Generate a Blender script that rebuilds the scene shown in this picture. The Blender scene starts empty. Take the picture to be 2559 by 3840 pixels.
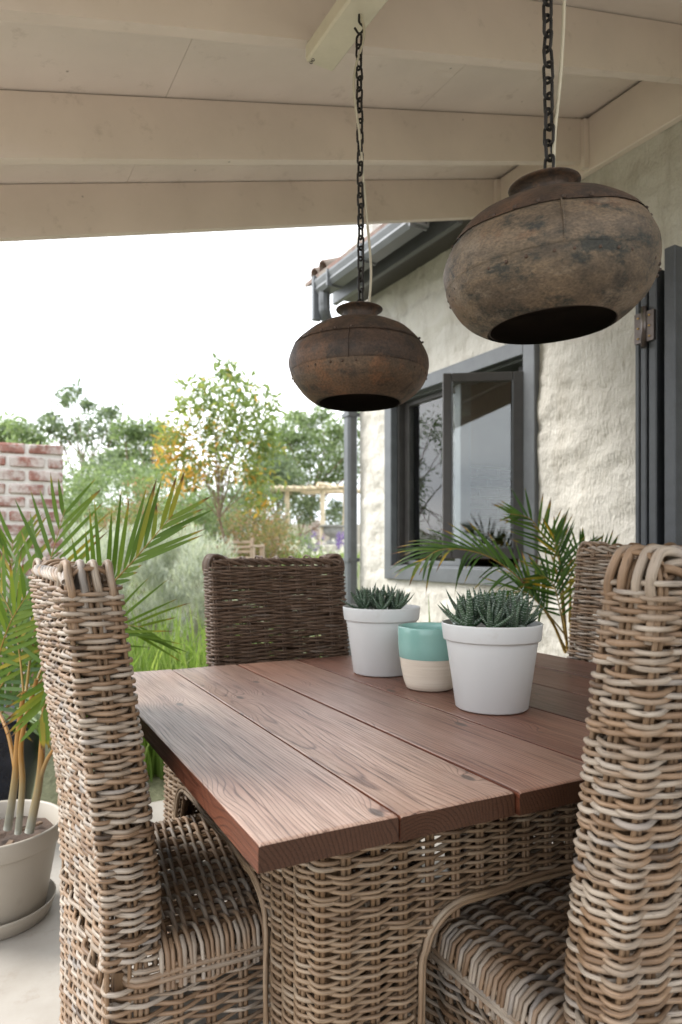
import bpy, math, random
import numpy as np
from mathutils import Vector, Matrix, noise as mnoise
R = math.radians
rng = np.random.default_rng(7)
random.seed(7)
scene = bpy.context.scene
C = scene.collection

# ------------------------------------------------------------------ camera, sky, sun, exposure
CAM_H, FPX, CX, HY = 1.13, 2560.0, 1279.5, 2064.0      # eye height; focal length and principal point in photograph pixels
cam = bpy.data.cameras.new('camera'); camo = bpy.data.objects.new('camera', cam); C.objects.link(camo)
cam.sensor_fit = 'VERTICAL'; cam.sensor_height = 36.0; cam.sensor_width = 24.0; cam.lens = 24.0
cam.shift_y = (HY-1920)/3840.0
cam.clip_start = 0.05; cam.clip_end = 900
camo.location = (0, 0, CAM_H); camo.rotation_euler = (R(90), 0, 0)
cam.dof.use_dof = True; cam.dof.focus_distance = 1.38; cam.dof.aperture_fstop = 4.2
scene.camera = camo

SUN_AZ, SUN_EL = R(-78), R(46)                         # sun to the left of the view, behind thin cloud
world = bpy.data.worlds.new('World'); scene.world = world; world.use_nodes = True
nt = world.node_tree; nt.nodes.clear()
def wn(t, **k):
    n = nt.nodes.new(t)
    for a, b in k.items(): setattr(n, a, b)
    return n
sky = wn('ShaderNodeTexSky', sky_type='NISHITA', sun_disc=False, sun_elevation=SUN_EL, sun_rotation=SUN_AZ, air_density=1.2, dust_density=1.5, ozone_density=1.0)
hs = wn('ShaderNodeHueSaturation'); hs.inputs['Saturation'].default_value = 0.2
nt.links.new(sky.outputs[0], hs.inputs['Color'])
tc = wn('ShaderNodeTexCoord'); mp = wn('ShaderNodeMapping'); mp.inputs['Scale'].default_value = (1.0, 1.0, 3.2)
nz = wn('ShaderNodeTexNoise'); nz.inputs['Scale'].default_value = 2.2; nz.inputs['Detail'].default_value = 5
cr = wn('ShaderNodeValToRGB')
cr.color_ramp.elements[0].position = 0.33; cr.color_ramp.elements[0].color = (.62, .66, .72, 1)
cr.color_ramp.elements[1].position = 0.68; cr.color_ramp.elements[1].color = (1.15, 1.13, 1.1, 1)
nt.links.new(tc.outputs['Generated'], mp.inputs[0]); nt.links.new(mp.outputs[0], nz.inputs[0]); nt.links.new(nz.outputs[0], cr.inputs[0])
mx = wn('ShaderNodeMix', data_type='RGBA', blend_type='MULTIPLY'); mx.inputs[0].default_value = 1.0
nt.links.new(hs.outputs[0], mx.inputs[6]); nt.links.new(cr.outputs[0], mx.inputs[7])
ov = wn('ShaderNodeMix', data_type='RGBA'); ov.inputs[0].default_value = .7; ov.inputs[7].default_value = (7.6, 7.8, 8.1, 1)   # thin even cloud over the clear sky
nt.links.new(hs.outputs[0], ov.inputs[6]); nt.links.new(ov.outputs[2], mx.inputs[6])
bg = wn('ShaderNodeBackground'); bg.inputs['Strength'].default_value = 0.115
wo = wn('ShaderNodeOutputWorld')
nt.links.new(mx.outputs[2], bg.inputs[0]); nt.links.new(bg.outputs[0], wo.inputs[0])
sun = bpy.data.lights.new('sun', 'SUN'); sun.energy = 1.35; sun.angle = R(24); sun.color = (1, .97, .92)
suno = bpy.data.objects.new('sun', sun); C.objects.link(suno)
sd = Vector((math.sin(SUN_AZ)*math.cos(SUN_EL), math.cos(SUN_AZ)*math.cos(SUN_EL), math.sin(SUN_EL)))
suno.rotation_euler = sd.to_track_quat('Z', 'Y').to_euler(); suno.location = (-6, 2, 9)
vs = scene.view_settings
vs.view_transform = 'Standard'; vs.look = 'None'; vs.exposure = 1.88; vs.gamma = 1.0; vs.use_curve_mapping = False
scene.cycles.use_denoising = True
scene.cycles.max_bounces = 10; scene.cycles.transparent_max_bounces = 16

# ------------------------------------------------------------------ frames of reference
def PX(x, y, Y):
    """point at depth Y metres seen at (x, y) in a 1568-wide view of the photograph"""
    return np.array([(x*1.63202-CX)/FPX*Y, Y, CAM_H-(y*1.63202-HY)/FPX*Y])
HA = R(29.2); HN = np.array([math.cos(HA), math.sin(HA)]); HW = np.array([-math.sin(HA), math.cos(HA)])
def H(q, s, z):
    """house frame: q towards the wall, s along the wall away from the camera"""
    p = HN*q+HW*s
    return np.array([p[0], p[1], z])
HMAT = Matrix.Rotation(HA, 4, 'Z')
TA = R(27.4); TABLE_Z = 0.7616; TL, TW = 1.32, 1.47
TORG = np.array([-0.1037, 0.85, 0.0])
TMAT = Matrix.Translation(TORG.tolist()) @ Matrix.Rotation(TA, 4, 'Z')

# ------------------------------------------------------------------ mesh helpers
class MB:
    def __init__(self): self.v = []; self.f = []; self.n = 0; self.a = {}; self.mi = []
    def add(self, V, F, mi=0, **attr):
        V = np.asarray(V, float).reshape(-1, 3); b = self.n
        self.v.append(V); self.n += len(V)
        for f in F: self.f.append(tuple(int(i)+b for i in f)); self.mi.append(mi)
        for k in set(list(self.a)+list(attr)):
            self.a.setdefault(k, [np.zeros(b)])
            self.a[k].append(np.asarray(attr.get(k, np.zeros(len(V))), float))
        return self
    def box(self, lo, hi, mi=0, M=None):
        x0, y0, z0 = lo; x1, y1, z1 = hi
        V = np.array([(x0,y0,z0),(x1,y0,z0),(x1,y1,z0),(x0,y1,z0),(x0,y0,z1),(x1,y0,z1),(x1,y1,z1),(x0,y1,z1)], float)
        if M is not None: V = np.array([M @ Vector(p) for p in V])
        return self.add(V, [(0,3,2,1),(4,5,6,7),(0,1,5,4),(1,2,6,5),(2,3,7,6),(3,0,4,7)], mi)
    def bevbox(self, lo, hi, b, mi=0, M=None):
        lo = np.array(lo, float); hi = np.array(hi, float); P = []; idx = {}
        for sx in (0,1):
            for sy in (0,1):
                for sz in (0,1):
                    c = np.array([(lo,hi)[sx][0], (lo,hi)[sy][1], (lo,hi)[sz][2]]); d = np.array([1-2*sx, 1-2*sy, 1-2*sz])*b
                    for ax in range(3):
                        p = c+d; p[ax] = c[ax]; idx[(sx,sy,sz,ax)] = len(P); P.append(p)
        F = []
        for ax in range(3):
            o = [a for a in range(3) if a != ax]
            for s in (0,1):
                q = []
                for (a,bb) in ((0,0),(1,0),(1,1),(0,1)):
                    k = [0,0,0]; k[ax] = s; k[o[0]] = a; k[o[1]] = bb; q.append(idx[(*k,ax)])
                F.append(q if (s == 1) == (ax != 1) else q[::-1])
            for (a,bb) in ((0,0),(0,1),(1,0),(1,1)):
                k = [0,0,0]; k[o[0]] = a; k[o[1]] = bb; q = []
                k0 = list(k); k0[ax] = 0; k1 = list(k); k1[ax] = 1
                q = [idx[(*k0,o[0])], idx[(*k1,o[0])], idx[(*k1,o[1])], idx[(*k0,o[1])]]
                F.append(q)
        for sx in (0,1):
            for sy in (0,1):
                for sz in (0,1): F.append([idx[(sx,sy,sz,a)] for a in range(3)])
        P = np.array(P)
        if M is not None: P = np.array([M @ Vector(p) for p in P])
        return self.add(P, F, mi)
    def tube(self, P, r, sides=6, closed=False, up=(0,0,1), mi=0, cap=True):
        V, F, ln, an = tube_geo(P, r, sides, closed, up, cap)
        return self.add(V, F, mi, len=ln, ang=an)
    def lathe(self, prof, n=40, mi=0, M=None, wob=None):
        prof = np.asarray(prof, float); V = []; F = []; m = len(prof)
        for i in range(n):
            a = 2*math.pi*i/n; V.append(np.stack([prof[:,0]*math.cos(a), prof[:,0]*math.sin(a), prof[:,1]], 1))
        V = np.concatenate(V)
        for i in range(n):
            j = (i+1) % n
            for k in range(m-1): F.append((i*m+k, j*m+k, j*m+k+1, i*m+k+1))
        if wob is not None: V = wob(V)
        if M is not None: V = np.array([M @ Vector(p) for p in V])
        return self.add(V, F, mi)
    def build(self, name, mat, parent=None, smooth=True, matrix=None, fix=False):
        me = bpy.data.meshes.new(name)
        V = np.concatenate(self.v).astype(np.float32)
        me.vertices.add(len(V)); me.vertices.foreach_set('co', V.ravel())
        tot = np.array([len(f) for f in self.f], np.int32); st = np.concatenate([[0], np.cumsum(tot)[:-1]]).astype(np.int32)
        me.loops.add(int(tot.sum())); me.polygons.add(len(tot))
        me.loops.foreach_set('vertex_index', np.fromiter((i for f in self.f for i in f), np.int32, int(tot.sum())))
        me.polygons.foreach_set('loop_start', st)
        me.polygons.foreach_set('use_smooth', np.full(len(tot), smooth, bool))
        for m in (mat if isinstance(mat, (list, tuple)) else [mat]): me.materials.append(m)
        me.polygons.foreach_set('material_index', np.array(self.mi, np.int32))
        for k, l in self.a.items():
            at = me.attributes.new(k, 'FLOAT', 'POINT'); at.data.foreach_set('value', np.concatenate(l).astype(np.float32))
        me.update(calc_edges=True); me.validate()
        if fix:
            import bmesh
            bm = bmesh.new(); bm.from_mesh(me); bmesh.ops.recalc_face_normals(bm, faces=bm.faces); bm.to_mesh(me); bm.free()
        return link(name, me, parent, matrix)
def link(name, me, parent=None, matrix=None):
    o = bpy.data.objects.new(name, me); C.objects.link(o); o.parent = parent
    if matrix is not None: o.matrix_local = matrix
    return o
def tube_geo(P, r, sides=6, closed=False, up=(0,0,1), cap=True):
    P = np.asarray(P, float); n = len(P)
    T = (np.roll(P,-1,0)-np.roll(P,1,0)) if closed else np.gradient(P, axis=0)
    T /= np.linalg.norm(T, axis=1)[:,None]+1e-12
    up = np.asarray(up, float)
    A = np.cross(T, up); A /= np.linalg.norm(A, axis=1)[:,None]+1e-12
    B = np.cross(A, T)
    r = np.broadcast_to(np.asarray(r, float), (n,))
    th = np.arange(sides)/sides*2*math.pi
    V = P[:,None,:]+r[:,None,None]*(A[:,None,:]*np.cos(th)[None,:,None]+B[:,None,:]*np.sin(th)[None,:,None])
    V = V.reshape(-1,3)
    d = np.linalg.norm(np.diff(P, axis=0), axis=1); L = np.concatenate([[0], np.cumsum(d)])
    i = np.arange(n if closed else n-1)[:,None]; j = np.arange(sides)[None,:]
    i2 = (i+1) % n; j2 = (j+1) % sides
    F = np.stack([i*sides+j, i2*sides+j, i2*sides+j2, i*sides+j2], -1).reshape(-1,4)[:,::-1].tolist()
    if cap and not closed:
        F.append(list(range(sides))); F.append([(n-1)*sides+k for k in range(sides)][::-1])
    return V, F, np.repeat(L, sides), np.tile(th/(2*math.pi), n)
def thing(name, label, cat, loc=(0,0,0), rotz=0.0, group=None, matrix=None):
    o = bpy.data.objects.new(name, None); C.objects.link(o); o.empty_display_size = .1
    if matrix is not None: o.matrix_world = matrix
    else: o.location = tuple(float(c) for c in loc); o.rotation_euler = (0,0,rotz)
    return tag(o, label, cat, group)
def tag(o, label, cat, group=None):
    o['label'] = label; o['category'] = cat
    if group: o['group'] = group
    return o
def struct(o, label=None):
    o['kind'] = 'structure'
    if label: o['label'] = label
    return o
def copy_tree(o, parent=None):
    c = o.copy(); C.objects.link(c); c.parent = parent
    for ch in o.children: copy_tree(ch, c)
    return c
def bez(pts, n=24):
    """smooth curve through points (Catmull-Rom)"""
    p = np.asarray(pts, float)
    p = np.vstack([2*p[0]-p[1], p, 2*p[-1]-p[-2]]); m = len(p)-3; out = []
    for k in range(m):
        t = np.linspace(0, 1, max(2, n//m), endpoint=(k == m-1))[:,None]
        a,b,c,d = p[k],p[k+1],p[k+2],p[k+3]
        out.append(.5*((2*b)+(-a+c)*t+(2*a-5*b+4*c-d)*t*t+(-a+3*b-3*c+d)*t**3))
    return np.concatenate(out)

# ------------------------------------------------------------------ materials
class NT:
    def __init__(self, name):
        self.m = bpy.data.materials.new(name); self.m.use_nodes = True; self.t = self.m.node_tree
        self.b = self.t.nodes['Principled BSDF']; self.out = self.t.nodes['Material Output']
    def n(self, t, _in=None, **k):
        n = self.t.nodes.new('ShaderNode'+t)
        for a, b in k.items(): setattr(n, a, b)
        for a, b in (_in or {}).items(): self.set(n.inputs[a], b)
        return n
    def set(self, sock, v):
        if hasattr(v, 'is_linked') or isinstance(v, bpy.types.NodeSocket): self.t.links.new(v, sock)
        elif isinstance(v, bpy.types.Node): self.t.links.new(v.outputs[0], sock)
        else: sock.default_value = v
    def p(self, **k):
        for a, b in k.items(): self.set(self.b.inputs[a.replace('_', ' ')], b)
        return self
    def ramp(self, fac, stops, interp='LINEAR'):
        r = self.n('ValToRGB'); r.color_ramp.interpolation = interp
        e = r.color_ramp.elements
        while len(e) < len(stops): e.new(0.5)
        for k, (p, c) in enumerate(stops):
            e[k].position = p; e[k].color = (*c, 1) if len(c) == 3 else c
        self.set(r.inputs[0], fac); return r.outputs[0]
    def noise(self, scale, vec=None, detail=3, rough=.55, dist=0, out=0):
        n = self.n('TexNoise', {'Scale': scale, 'Detail': detail, 'Roughness': rough, 'Distortion': dist})
        if vec is not None: self.set(n.inputs['Vector'], vec)
        return n.outputs[out]
    def obj(self): return self.n('TexCoord').outputs['Object']
    def rand(self): return self.n('ObjectInfo').outputs['Random']
    def attr(self, a): return self.n('Attribute', attribute_name=a).outputs['Fac']
    def math(self, op, a, b=0.0, c=0.0, clamp=False):
        n = self.n('Math', operation=op, use_clamp=clamp); self.set(n.inputs[0], a); self.set(n.inputs[1], b)
        if op == 'MULTIPLY_ADD': self.set(n.inputs[2], c)
        return n.outputs[0]
    def xyz(self, x=0.0, y=0.0, z=0.0):
        n = self.n('CombineXYZ'); self.set(n.inputs[0], x); self.set(n.inputs[1], y); self.set(n.inputs[2], z); return n.outputs[0]
    def mapv(self, vec, scale=(1,1,1), loc=(0,0,0)):
        n = self.n('Mapping'); self.set(n.inputs['Vector'], vec); n.inputs['Scale'].default_value = scale; n.inputs['Location'].default_value = loc
        return n.outputs[0]
    def vadd(self, a, b):
        n = self.n('VectorMath', operation='ADD'); self.set(n.inputs[0], a); self.set(n.inputs[1], b); return n.outputs[0]
    def mix(self, fac, a, b, mode='MIX'):
        n = self.n('Mix', data_type='RGBA', blend_type=mode); self.set(n.inputs[0], fac)
        for s, v in ((6,a),(7,b)): self.set(n.inputs[s], (*v,1) if isinstance(v, tuple) and len(v) == 3 else v)
        return n.outputs[2]
    def bump(self, h, strength=.3, dist=.01, nrm=None):
        n = self.n('Bump', {'Strength': strength, 'Distance': dist, 'Height': h})
        if nrm is not None: self.set(n.inputs['Normal'], nrm)
        self.t.links.new(n.outputs[0], self.b.inputs['Normal']); return n.outputs[0]

def m_wicker(name, stops, rough=.5, bright=1.0):
    t = NT(name); L = t.attr('len'); A = t.attr('ang'); r = t.rand()
    o = t.math('MULTIPLY', r, 113.0)
    tone = t.noise(1.0, t.xyz(t.math('MULTIPLY_ADD', L, 3.4, o), t.math('MULTIPLY', r, 37.0), 0.0), detail=2.5, rough=.7)
    tone = t.math('MULTIPLY_ADD', t.math('SUBTRACT', r, .5), .15, tone)
    col = t.ramp(tone, stops)
    fib = t.noise(1.0, t.xyz(t.math('MULTIPLY_ADD', L, 22.0, o), t.math('MULTIPLY', A, 26.0), r), detail=3, rough=.6)
    k = t.ramp(fib, [(.30, (.42,.39,.36)), (.45, (.90,.90,.90)), (.7, (1.22,1.21,1.2))])
    spot = t.noise(1.0, t.xyz(t.math('MULTIPLY_ADD', L, 34.0, o), t.math('MULTIPLY', A, 5.0), 3.0), detail=2)
    k2 = t.ramp(spot, [(.26, (.38,.34,.31)), (.36, (1,1,1))])
    col = t.mix(1.0, t.mix(1.0, col, k, 'MULTIPLY'), k2, 'MULTIPLY')
    t.p(Base_Color=col, Roughness=rough)
    t.b.inputs['Specular IOR Level'].default_value = .4
    t.bump(fib, .35, .002)
    return t.m
WICK = m_wicker('rattan', [(.26, (.060,.039,.025)), (.36, (.155,.093,.052)), (.45, (.245,.157,.094)), (.52, (.235,.18,.132)), (.60, (.36,.30,.24)), (.67, (.25,.212,.182)), (.75, (.10,.09,.082))])
STAKE = m_wicker('rattan_stake', [(.2, (.115,.066,.035)), (.5, (.20,.122,.066)), (.8, (.18,.132,.092))])
BASEW = m_wicker('rattan_base', [(.2, (.080,.051,.032)), (.4, (.175,.112,.066)), (.55, (.235,.16,.098)), (.75, (.275,.22,.163))])
DARKW = m_wicker('rattan_dark', [(.2, (.05,.031,.021)), (.45, (.115,.069,.043)), (.6, (.155,.10,.068)), (.8, (.18,.15,.125))])  # browner cane with the far chair's backlit shade painted in

def m_plank():
    t = NT('table_wood'); oc = t.obj(); r = t.rand()
    off = t.xyz(t.math('MULTIPLY', r, 61.0), t.math('MULTIPLY', r, 23.0), t.math('MULTIPLY', r, 11.0))
    sp = t.n('SeparateXYZ'); t.set(sp.inputs[0], oc)
    lo = t.noise(1.0, t.vadd(t.mapv(oc, (4.0, 1.3, 4.0)), off), detail=2.0, out=0)
    lo2 = t.noise(1.0, t.vadd(t.mapv(oc, (9.0, 2.2, 9.0)), off), detail=3.0)
    vor = t.n('TexVoronoi', {'Scale': 1.0}, feature='F1'); t.set(vor.inputs['Vector'], t.vadd(t.mapv(oc, (9.0, 4.2, 5.0)), off))
    kn = t.math('POWER', t.math('SUBTRACT', 1.0, t.math('MULTIPLY', vor.outputs['Distance'], 2.1), clamp=True), 2.2)
    x = t.math('ADD', sp.outputs[0], t.math('MULTIPLY_ADD', r, .44, -.22))
    z = t.math('ADD', sp.outputs[2], t.math('MULTIPLY_ADD', lo, .09, .005))
    rad = t.math('SQRT', t.math('ADD', t.math('MULTIPLY', x, x), t.math('MULTIPLY', z, z)))
    f = t.math('ADD', t.math('MULTIPLY', rad, 150.0), t.math('ADD', t.math('MULTIPLY', lo2, 3.2), t.math('MULTIPLY', kn, 5.0)))
    ring = t.math('FRACT', f)
    ringc = t.ramp(ring, [(0, (.25,.16,.13)), (.06, (.50,.42,.39)), (.15, (1,1,1)), (.82, (.92,.90,.89)), (.95, (.50,.42,.39)), (1, (.25,.16,.13))])
    fine = t.math('ADD', t.math('MULTIPLY', t.noise(1.0, t.vadd(t.mapv(oc, (330.0, 7.0, 330.0)), off), detail=3), .5), t.math('MULTIPLY', t.noise(1.0, t.vadd(t.mapv(oc, (120.0, 2.6, 120.0)), off), detail=4, rough=.65), .5))
    tone = t.noise(1.0, t.vadd(t.mapv(oc, (5.0, 1.0, 5.0)), off), detail=3)
    base = t.ramp(t.math('MULTIPLY_ADD', t.math('SUBTRACT', r, .5), .35, tone), [(.25, (.062,.017,.009)), (.5, (.122,.036,.018)), (.75, (.19,.066,.034))])
    col = t.mix(.9, base, ringc, 'MULTIPLY')
    col = t.mix(1.0, col, t.ramp(fine, [(.36, (.45,.40,.38)), (.47, (1,1,1)), (.62, (1.2,1.2,1.2))]), 'MULTIPLY')
    # dry grey weathering in patches, mixed with painted-in sky sheen
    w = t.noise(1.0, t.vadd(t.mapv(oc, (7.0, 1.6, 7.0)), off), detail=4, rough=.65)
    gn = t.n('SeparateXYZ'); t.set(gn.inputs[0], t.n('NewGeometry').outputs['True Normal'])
    topf = t.math('GREATER_THAN', gn.outputs[2], .7)      # upper face only: bleaching plus the sky's sheen as colour
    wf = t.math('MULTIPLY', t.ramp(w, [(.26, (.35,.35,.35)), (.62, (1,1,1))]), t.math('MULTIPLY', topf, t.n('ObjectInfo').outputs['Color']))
    en = t.n('SeparateXYZ'); t.set(en.inputs[0], t.n('TexCoord').outputs['Normal'])
    endf = t.math('GREATER_THAN', t.math('ABSOLUTE', en.outputs[1]), .7)   # thirsty end grain is darker
    col = t.mix(t.math('MULTIPLY', t.math('SUBTRACT', 1.0, topf), .4), col, (.050,.020,.012))      # edges darker than the upper face
    col = t.mix(t.math('MULTIPLY', endf, .8), col, t.mix(.8, (.036,.019,.011), ringc, 'MULTIPLY'))
    fm = t.ramp(fine, [(.38, (.28,.23,.21)), (.455, (.95,.95,.95)), (.60, (1.14,1.14,1.14))])
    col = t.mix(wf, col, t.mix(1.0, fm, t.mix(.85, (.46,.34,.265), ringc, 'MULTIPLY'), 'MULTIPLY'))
    col = t.mix(t.ramp(kn, [(.62, (0,0,0)), (.72, (.85,.85,.85))]), col, (.045,.026,.018))
    t.set(t.b.inputs['Specular IOR Level'], t.math('MULTIPLY_ADD', topf, .5, .2))
    t.p(Base_Color=col, Roughness=t.ramp(t.math('ADD', fine, t.math('MULTIPLY', w, .3)), [(.35, (.52,.52,.52)), (.8, (.33,.33,.33))]))
    h = t.math('ADD', t.math('MULTIPLY', ring, .5), t.math('ADD', t.math('MULTIPLY', fine, .9), t.math('MULTIPLY', kn, -2.5)))
    t.bump(h, .6, .0026)
    return t.m
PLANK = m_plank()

def m_plain(name, col, rough=.5, var=.12, scale=6.0, bump=0.0, bscale=60.0, spec=.5, metal=0.0, dirt=None):
    t = NT(name); oc = t.obj()
    a = t.noise(scale, oc, detail=5, rough=.6)
    c = t.ramp(a, [(.3, tuple(x*(1-var) for x in col)), (.7, tuple(min(1, x*(1+var)) for x in col))])
    if dirt:
        d = t.noise(dirt[1], oc, detail=6, rough=.7)
        c = t.mix(t.ramp(d, [(dirt[2], (0,0,0)), (dirt[2]+.12, (dirt[3],)*3)]), c, dirt[0])
    t.p(Base_Color=c, Roughness=t.math('MULTIPLY_ADD', a, .2, rough-.1), Metallic=metal)
    t.b.inputs['Specular IOR Level'].default_value = spec
    if bump: t.bump(t.noise(bscale, oc, detail=4, rough=.6), bump, .004)
    return t.m
WHITE_POT = m_plain('white_plastic', (.60,.605,.60), .45, .04, 3.0, dirt=((.42,.38,.32), 11.0, .62, .3))
TEAL = m_plain('teal_glaze', (.235,.43,.385), .16, .10, 5.0)
def m_clay():
    t = NT('cream_clay'); oc = t.obj()
    n = t.noise(1.0, t.mapv(oc, (6, 6, 190)), detail=3)
    t.p(Base_Color=t.ramp(n, [(.3, (.60,.51,.41)), (.7, (.70,.62,.52))]), Roughness=.7); t.bump(n, .4, .003); return t.m
CLAY = m_clay()
BEIGE = m_plain('beige_plastic', (.36,.32,.265), .5, .05, 4.0, bump=.08, bscale=300, dirt=((.25,.21,.17), 7.0, .6, .35))
NAVY = m_plain('dark_glaze', (.012,.015,.026), .22, .5, 14.0, bump=.25, bscale=25, dirt=((.05,.045,.025), 22.0, .58, .6))
SOIL = m_plain('soil', (.07,.045,.032), .9, .5, 40.0, bump=1.0, bscale=70)
def m_ceiling(name, col):
    t = NT(name); oc = t.obj()
    a = t.noise(2.0, oc, detail=6, rough=.6)
    c = t.ramp(a, [(.3, tuple(x*.86 for x in col)), (.7, col)])
    s = t.noise(9.0, oc, detail=7, rough=.75)
    c = t.mix(t.ramp(s, [(.58, (0,0,0)), (.76, (.42,.42,.42))]), c, (.26,.20,.14))
    sp = t.n('TexVoronoi', {'Scale': 5.5}, feature='F1'); t.set(sp.inputs['Vector'], oc)
    c = t.mix(t.ramp(sp.outputs['Distance'], [(.012, (.75,.75,.75)), (.035, (0,0,0))]), c, (.12,.085,.05))
    t.p(Base_Color=c, Roughness=.55); t.bump(t.noise(1.0, t.mapv(oc, (12, 160, 160)), detail=4), .12, .003); return t.m
CREAM = m_ceiling('cream_paint', (.78,.675,.59))
PANELM = m_ceiling('ceiling_paint', (.83,.745,.67))
BATTENM = m_plain('pale_paint', (.66,.61,.48), .5, .1, 9.0, bump=.3, bscale=40, dirt=((.2,.15,.09), 24.0, .68, .6))
def m_stucco():
    t = NT('lumpy_plaster'); oc = t.obj()
    a = t.noise(1.6, oc, detail=6, rough=.6)
    c = t.ramp(a, [(.3, (.50,.47,.41)), (.7, (.64,.61,.55))])
    st = t.noise(1.0, t.mapv(oc, (9, 9, 1.7)), detail=6, rough=.7)
    c = t.mix(t.ramp(st, [(.50, (0,0,0)), (.74, (.6,.6,.6))]), c, (.30,.26,.20))
    t.p(Base_Color=c, Roughness=.6)
    h = t.math('ADD', t.math('MULTIPLY', t.noise(14.0, oc, detail=3, rough=.5), 1.5), t.noise(1.0, t.mapv(oc, (85, 85, 22)), detail=3, rough=.6))
    t.bump(h, .85, .014); return t.m
STUCCO = m_stucco()
GREY = m_plain('grey_paint', (.105,.112,.118), .42, .14, 12.0, bump=.25, bscale=110, dirt=((.09,.085,.08), 30.0, .62, .5))
GUTTERM = m_plain('gutter_paint', (.125,.132,.138), .38, .12, 6.0, dirt=((.2,.2,.2), 14.0, .6, .4))
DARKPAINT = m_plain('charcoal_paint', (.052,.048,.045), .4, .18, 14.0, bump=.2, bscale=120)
DOORM = m_plain('door_paint', (.055,.060,.066), .36, .2, 14.0, bump=.35, bscale=150)
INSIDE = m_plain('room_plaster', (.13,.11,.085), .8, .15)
STEEL = m_plain('worn_steel', (.14,.12,.11), .35, .2, 60.0, metal=.85)
BRASS = m_plain('brass', (.42,.28,.12), .35, .2, 60.0, metal=.9)
def m_rust(name, cols, spots, rough=.6, scale=7.0, streak=(1,1,1)):
    t = NT(name); oc = t.mapv(t.obj(), streak)
    a = t.noise(scale, oc, detail=9, rough=.72, dist=.3); b = t.noise(scale*2.7, oc, detail=8, rough=.75)
    f = t.noise(190.0, oc, detail=3)
    c = t.ramp(a, cols)
    c = t.mix(t.ramp(b, [(.50, (0,0,0)), (.60, (.85,.85,.85))]), c, spots[0])
    e = t.noise(scale*1.3, t.vadd(oc, (7.3, 2.1, 4.4)), detail=8, rough=.75)
    c = t.mix(t.ramp(e, [(.51, (0,0,0)), (.62, (.8,.8,.8))]), c, spots[1])
    c = t.mix(1.0, c, t.ramp(f, [(.3, (.62,.62,.62)), (.65, (1.18,1.18,1.18))]), 'MULTIPLY')
    t.p(Base_Color=c, Roughness=t.math('MULTIPLY_ADD', b, .3, rough-.15), Metallic=.12)
    t.bump(t.math('ADD', t.math('MULTIPLY', a, 2.2), t.math('MULTIPLY', f, .35)), .5, .004); return t.m
RUST = m_rust('brown_iron', [(.3, (.035,.021,.014)), (.5, (.062,.036,.023)), (.7, (.10,.058,.036))], [(.028,.02,.016), (.125,.062,.032)])
PATINA = m_rust('patina_iron', [(.32, (.030,.024,.019)), (.43, (.085,.062,.042)), (.54, (.15,.105,.066)), (.68, (.125,.055,.024))], [(.014,.019,.018), (.20,.155,.112)], .62, 4.6, (1,1,1.9))
RUSTB = m_rust('brown_iron_light', [(.3, (.06,.040,.026)), (.5, (.105,.066,.040)), (.7, (.15,.092,.052))], [(.035,.027,.021), (.16,.075,.035)])
IRON = m_plain('black_iron', (.014,.011,.009), .5, .4, 60.0, bump=.4, bscale=200, metal=.4)
INNER = m_plain('lining_iron', (.030,.020,.014), .7, .3, 20.0)  # iron inside the shades, darker than their outside
CABLE = m_plain('cream_cable', (.46,.41,.31), .45, .06)
def m_concrete():
    t = NT('patio_concrete'); oc = t.obj()
    a = t.noise(2.2, oc, detail=8, rough=.65); b = t.noise(14.0, oc, detail=7, rough=.7)
    c = t.ramp(a, [(.25, (.27,.24,.20)), (.5, (.345,.315,.275)), (.75, (.40,.375,.34))])
    c = t.mix(t.ramp(b, [(.56, (0,0,0)), (.72, (.5,.5,.5))]), c, (.22,.175,.13))
    t.p(Base_Color=c, Roughness=.62); t.bump(b, .25, .004); return t.m
CONC = m_concrete()
def m_brick(name, wash, cols):
    t = NT(name); oc = t.obj(); r = t.rand()
    off = t.xyz(t.math('MULTIPLY', r, 40.0), t.math('MULTIPLY', r, 17.0), r)
    c = t.ramp(r, cols, 'LINEAR')
    n = t.noise(22.0, t.vadd(oc, off), detail=6, rough=.7)
    c = t.mix(1.0, c, t.ramp(n, [(.3, (.65,.65,.65)), (.7, (1.25,1.25,1.25))]), 'MULTIPLY')
    w = t.noise(9.0, t.vadd(oc, off), detail=7, rough=.75)
    c = t.mix(t.ramp(w, [(wash, (0,0,0)), (wash+.16, (.85,.85,.85))]), c, (.62,.57,.53))
    t.p(Base_Color=c, Roughness=.85); t.bump(n, .6, .006); return t.m
BRICK = m_brick('washed_brick', .42, [(0, (.27,.115,.085)), (.4, (.34,.16,.125)), (.7, (.27,.13,.11)), (.9, (.38,.24,.20)), (.97, (.34,.2,.16)), (1, (.12,.07,.06))])
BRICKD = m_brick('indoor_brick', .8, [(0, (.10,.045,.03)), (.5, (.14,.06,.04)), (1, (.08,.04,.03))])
MORTAR = m_plain('white_mortar', (.72,.69,.65), .9, .12, 20.0, bump=.7, bscale=60)
TILE = m_plain('terracotta_tile', (.17,.10,.078), .8, .3, 12.0, bump=.4, bscale=50, dirt=((.2,.18,.15), 9.0, .46, .8))
POLE = m_plain('peeled_pole', (.64,.54,.38), .7, .22, 8.0, bump=.3, bscale=30)
BENCHM = m_plain('weathered_bench', (.42,.32,.24), .75, .2, 12.0)
STONE = m_plain('grey_stone', (.26,.26,.25), .85, .25, 9.0, bump=.4, bscale=30)
PALE = m_plain('pale_wall', (.50,.46,.39), .85, .15, 2.0)
BARK = m_plain('bark', (.20,.135,.09), .85, .3, 14.0, bump=.7, bscale=40)
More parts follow.
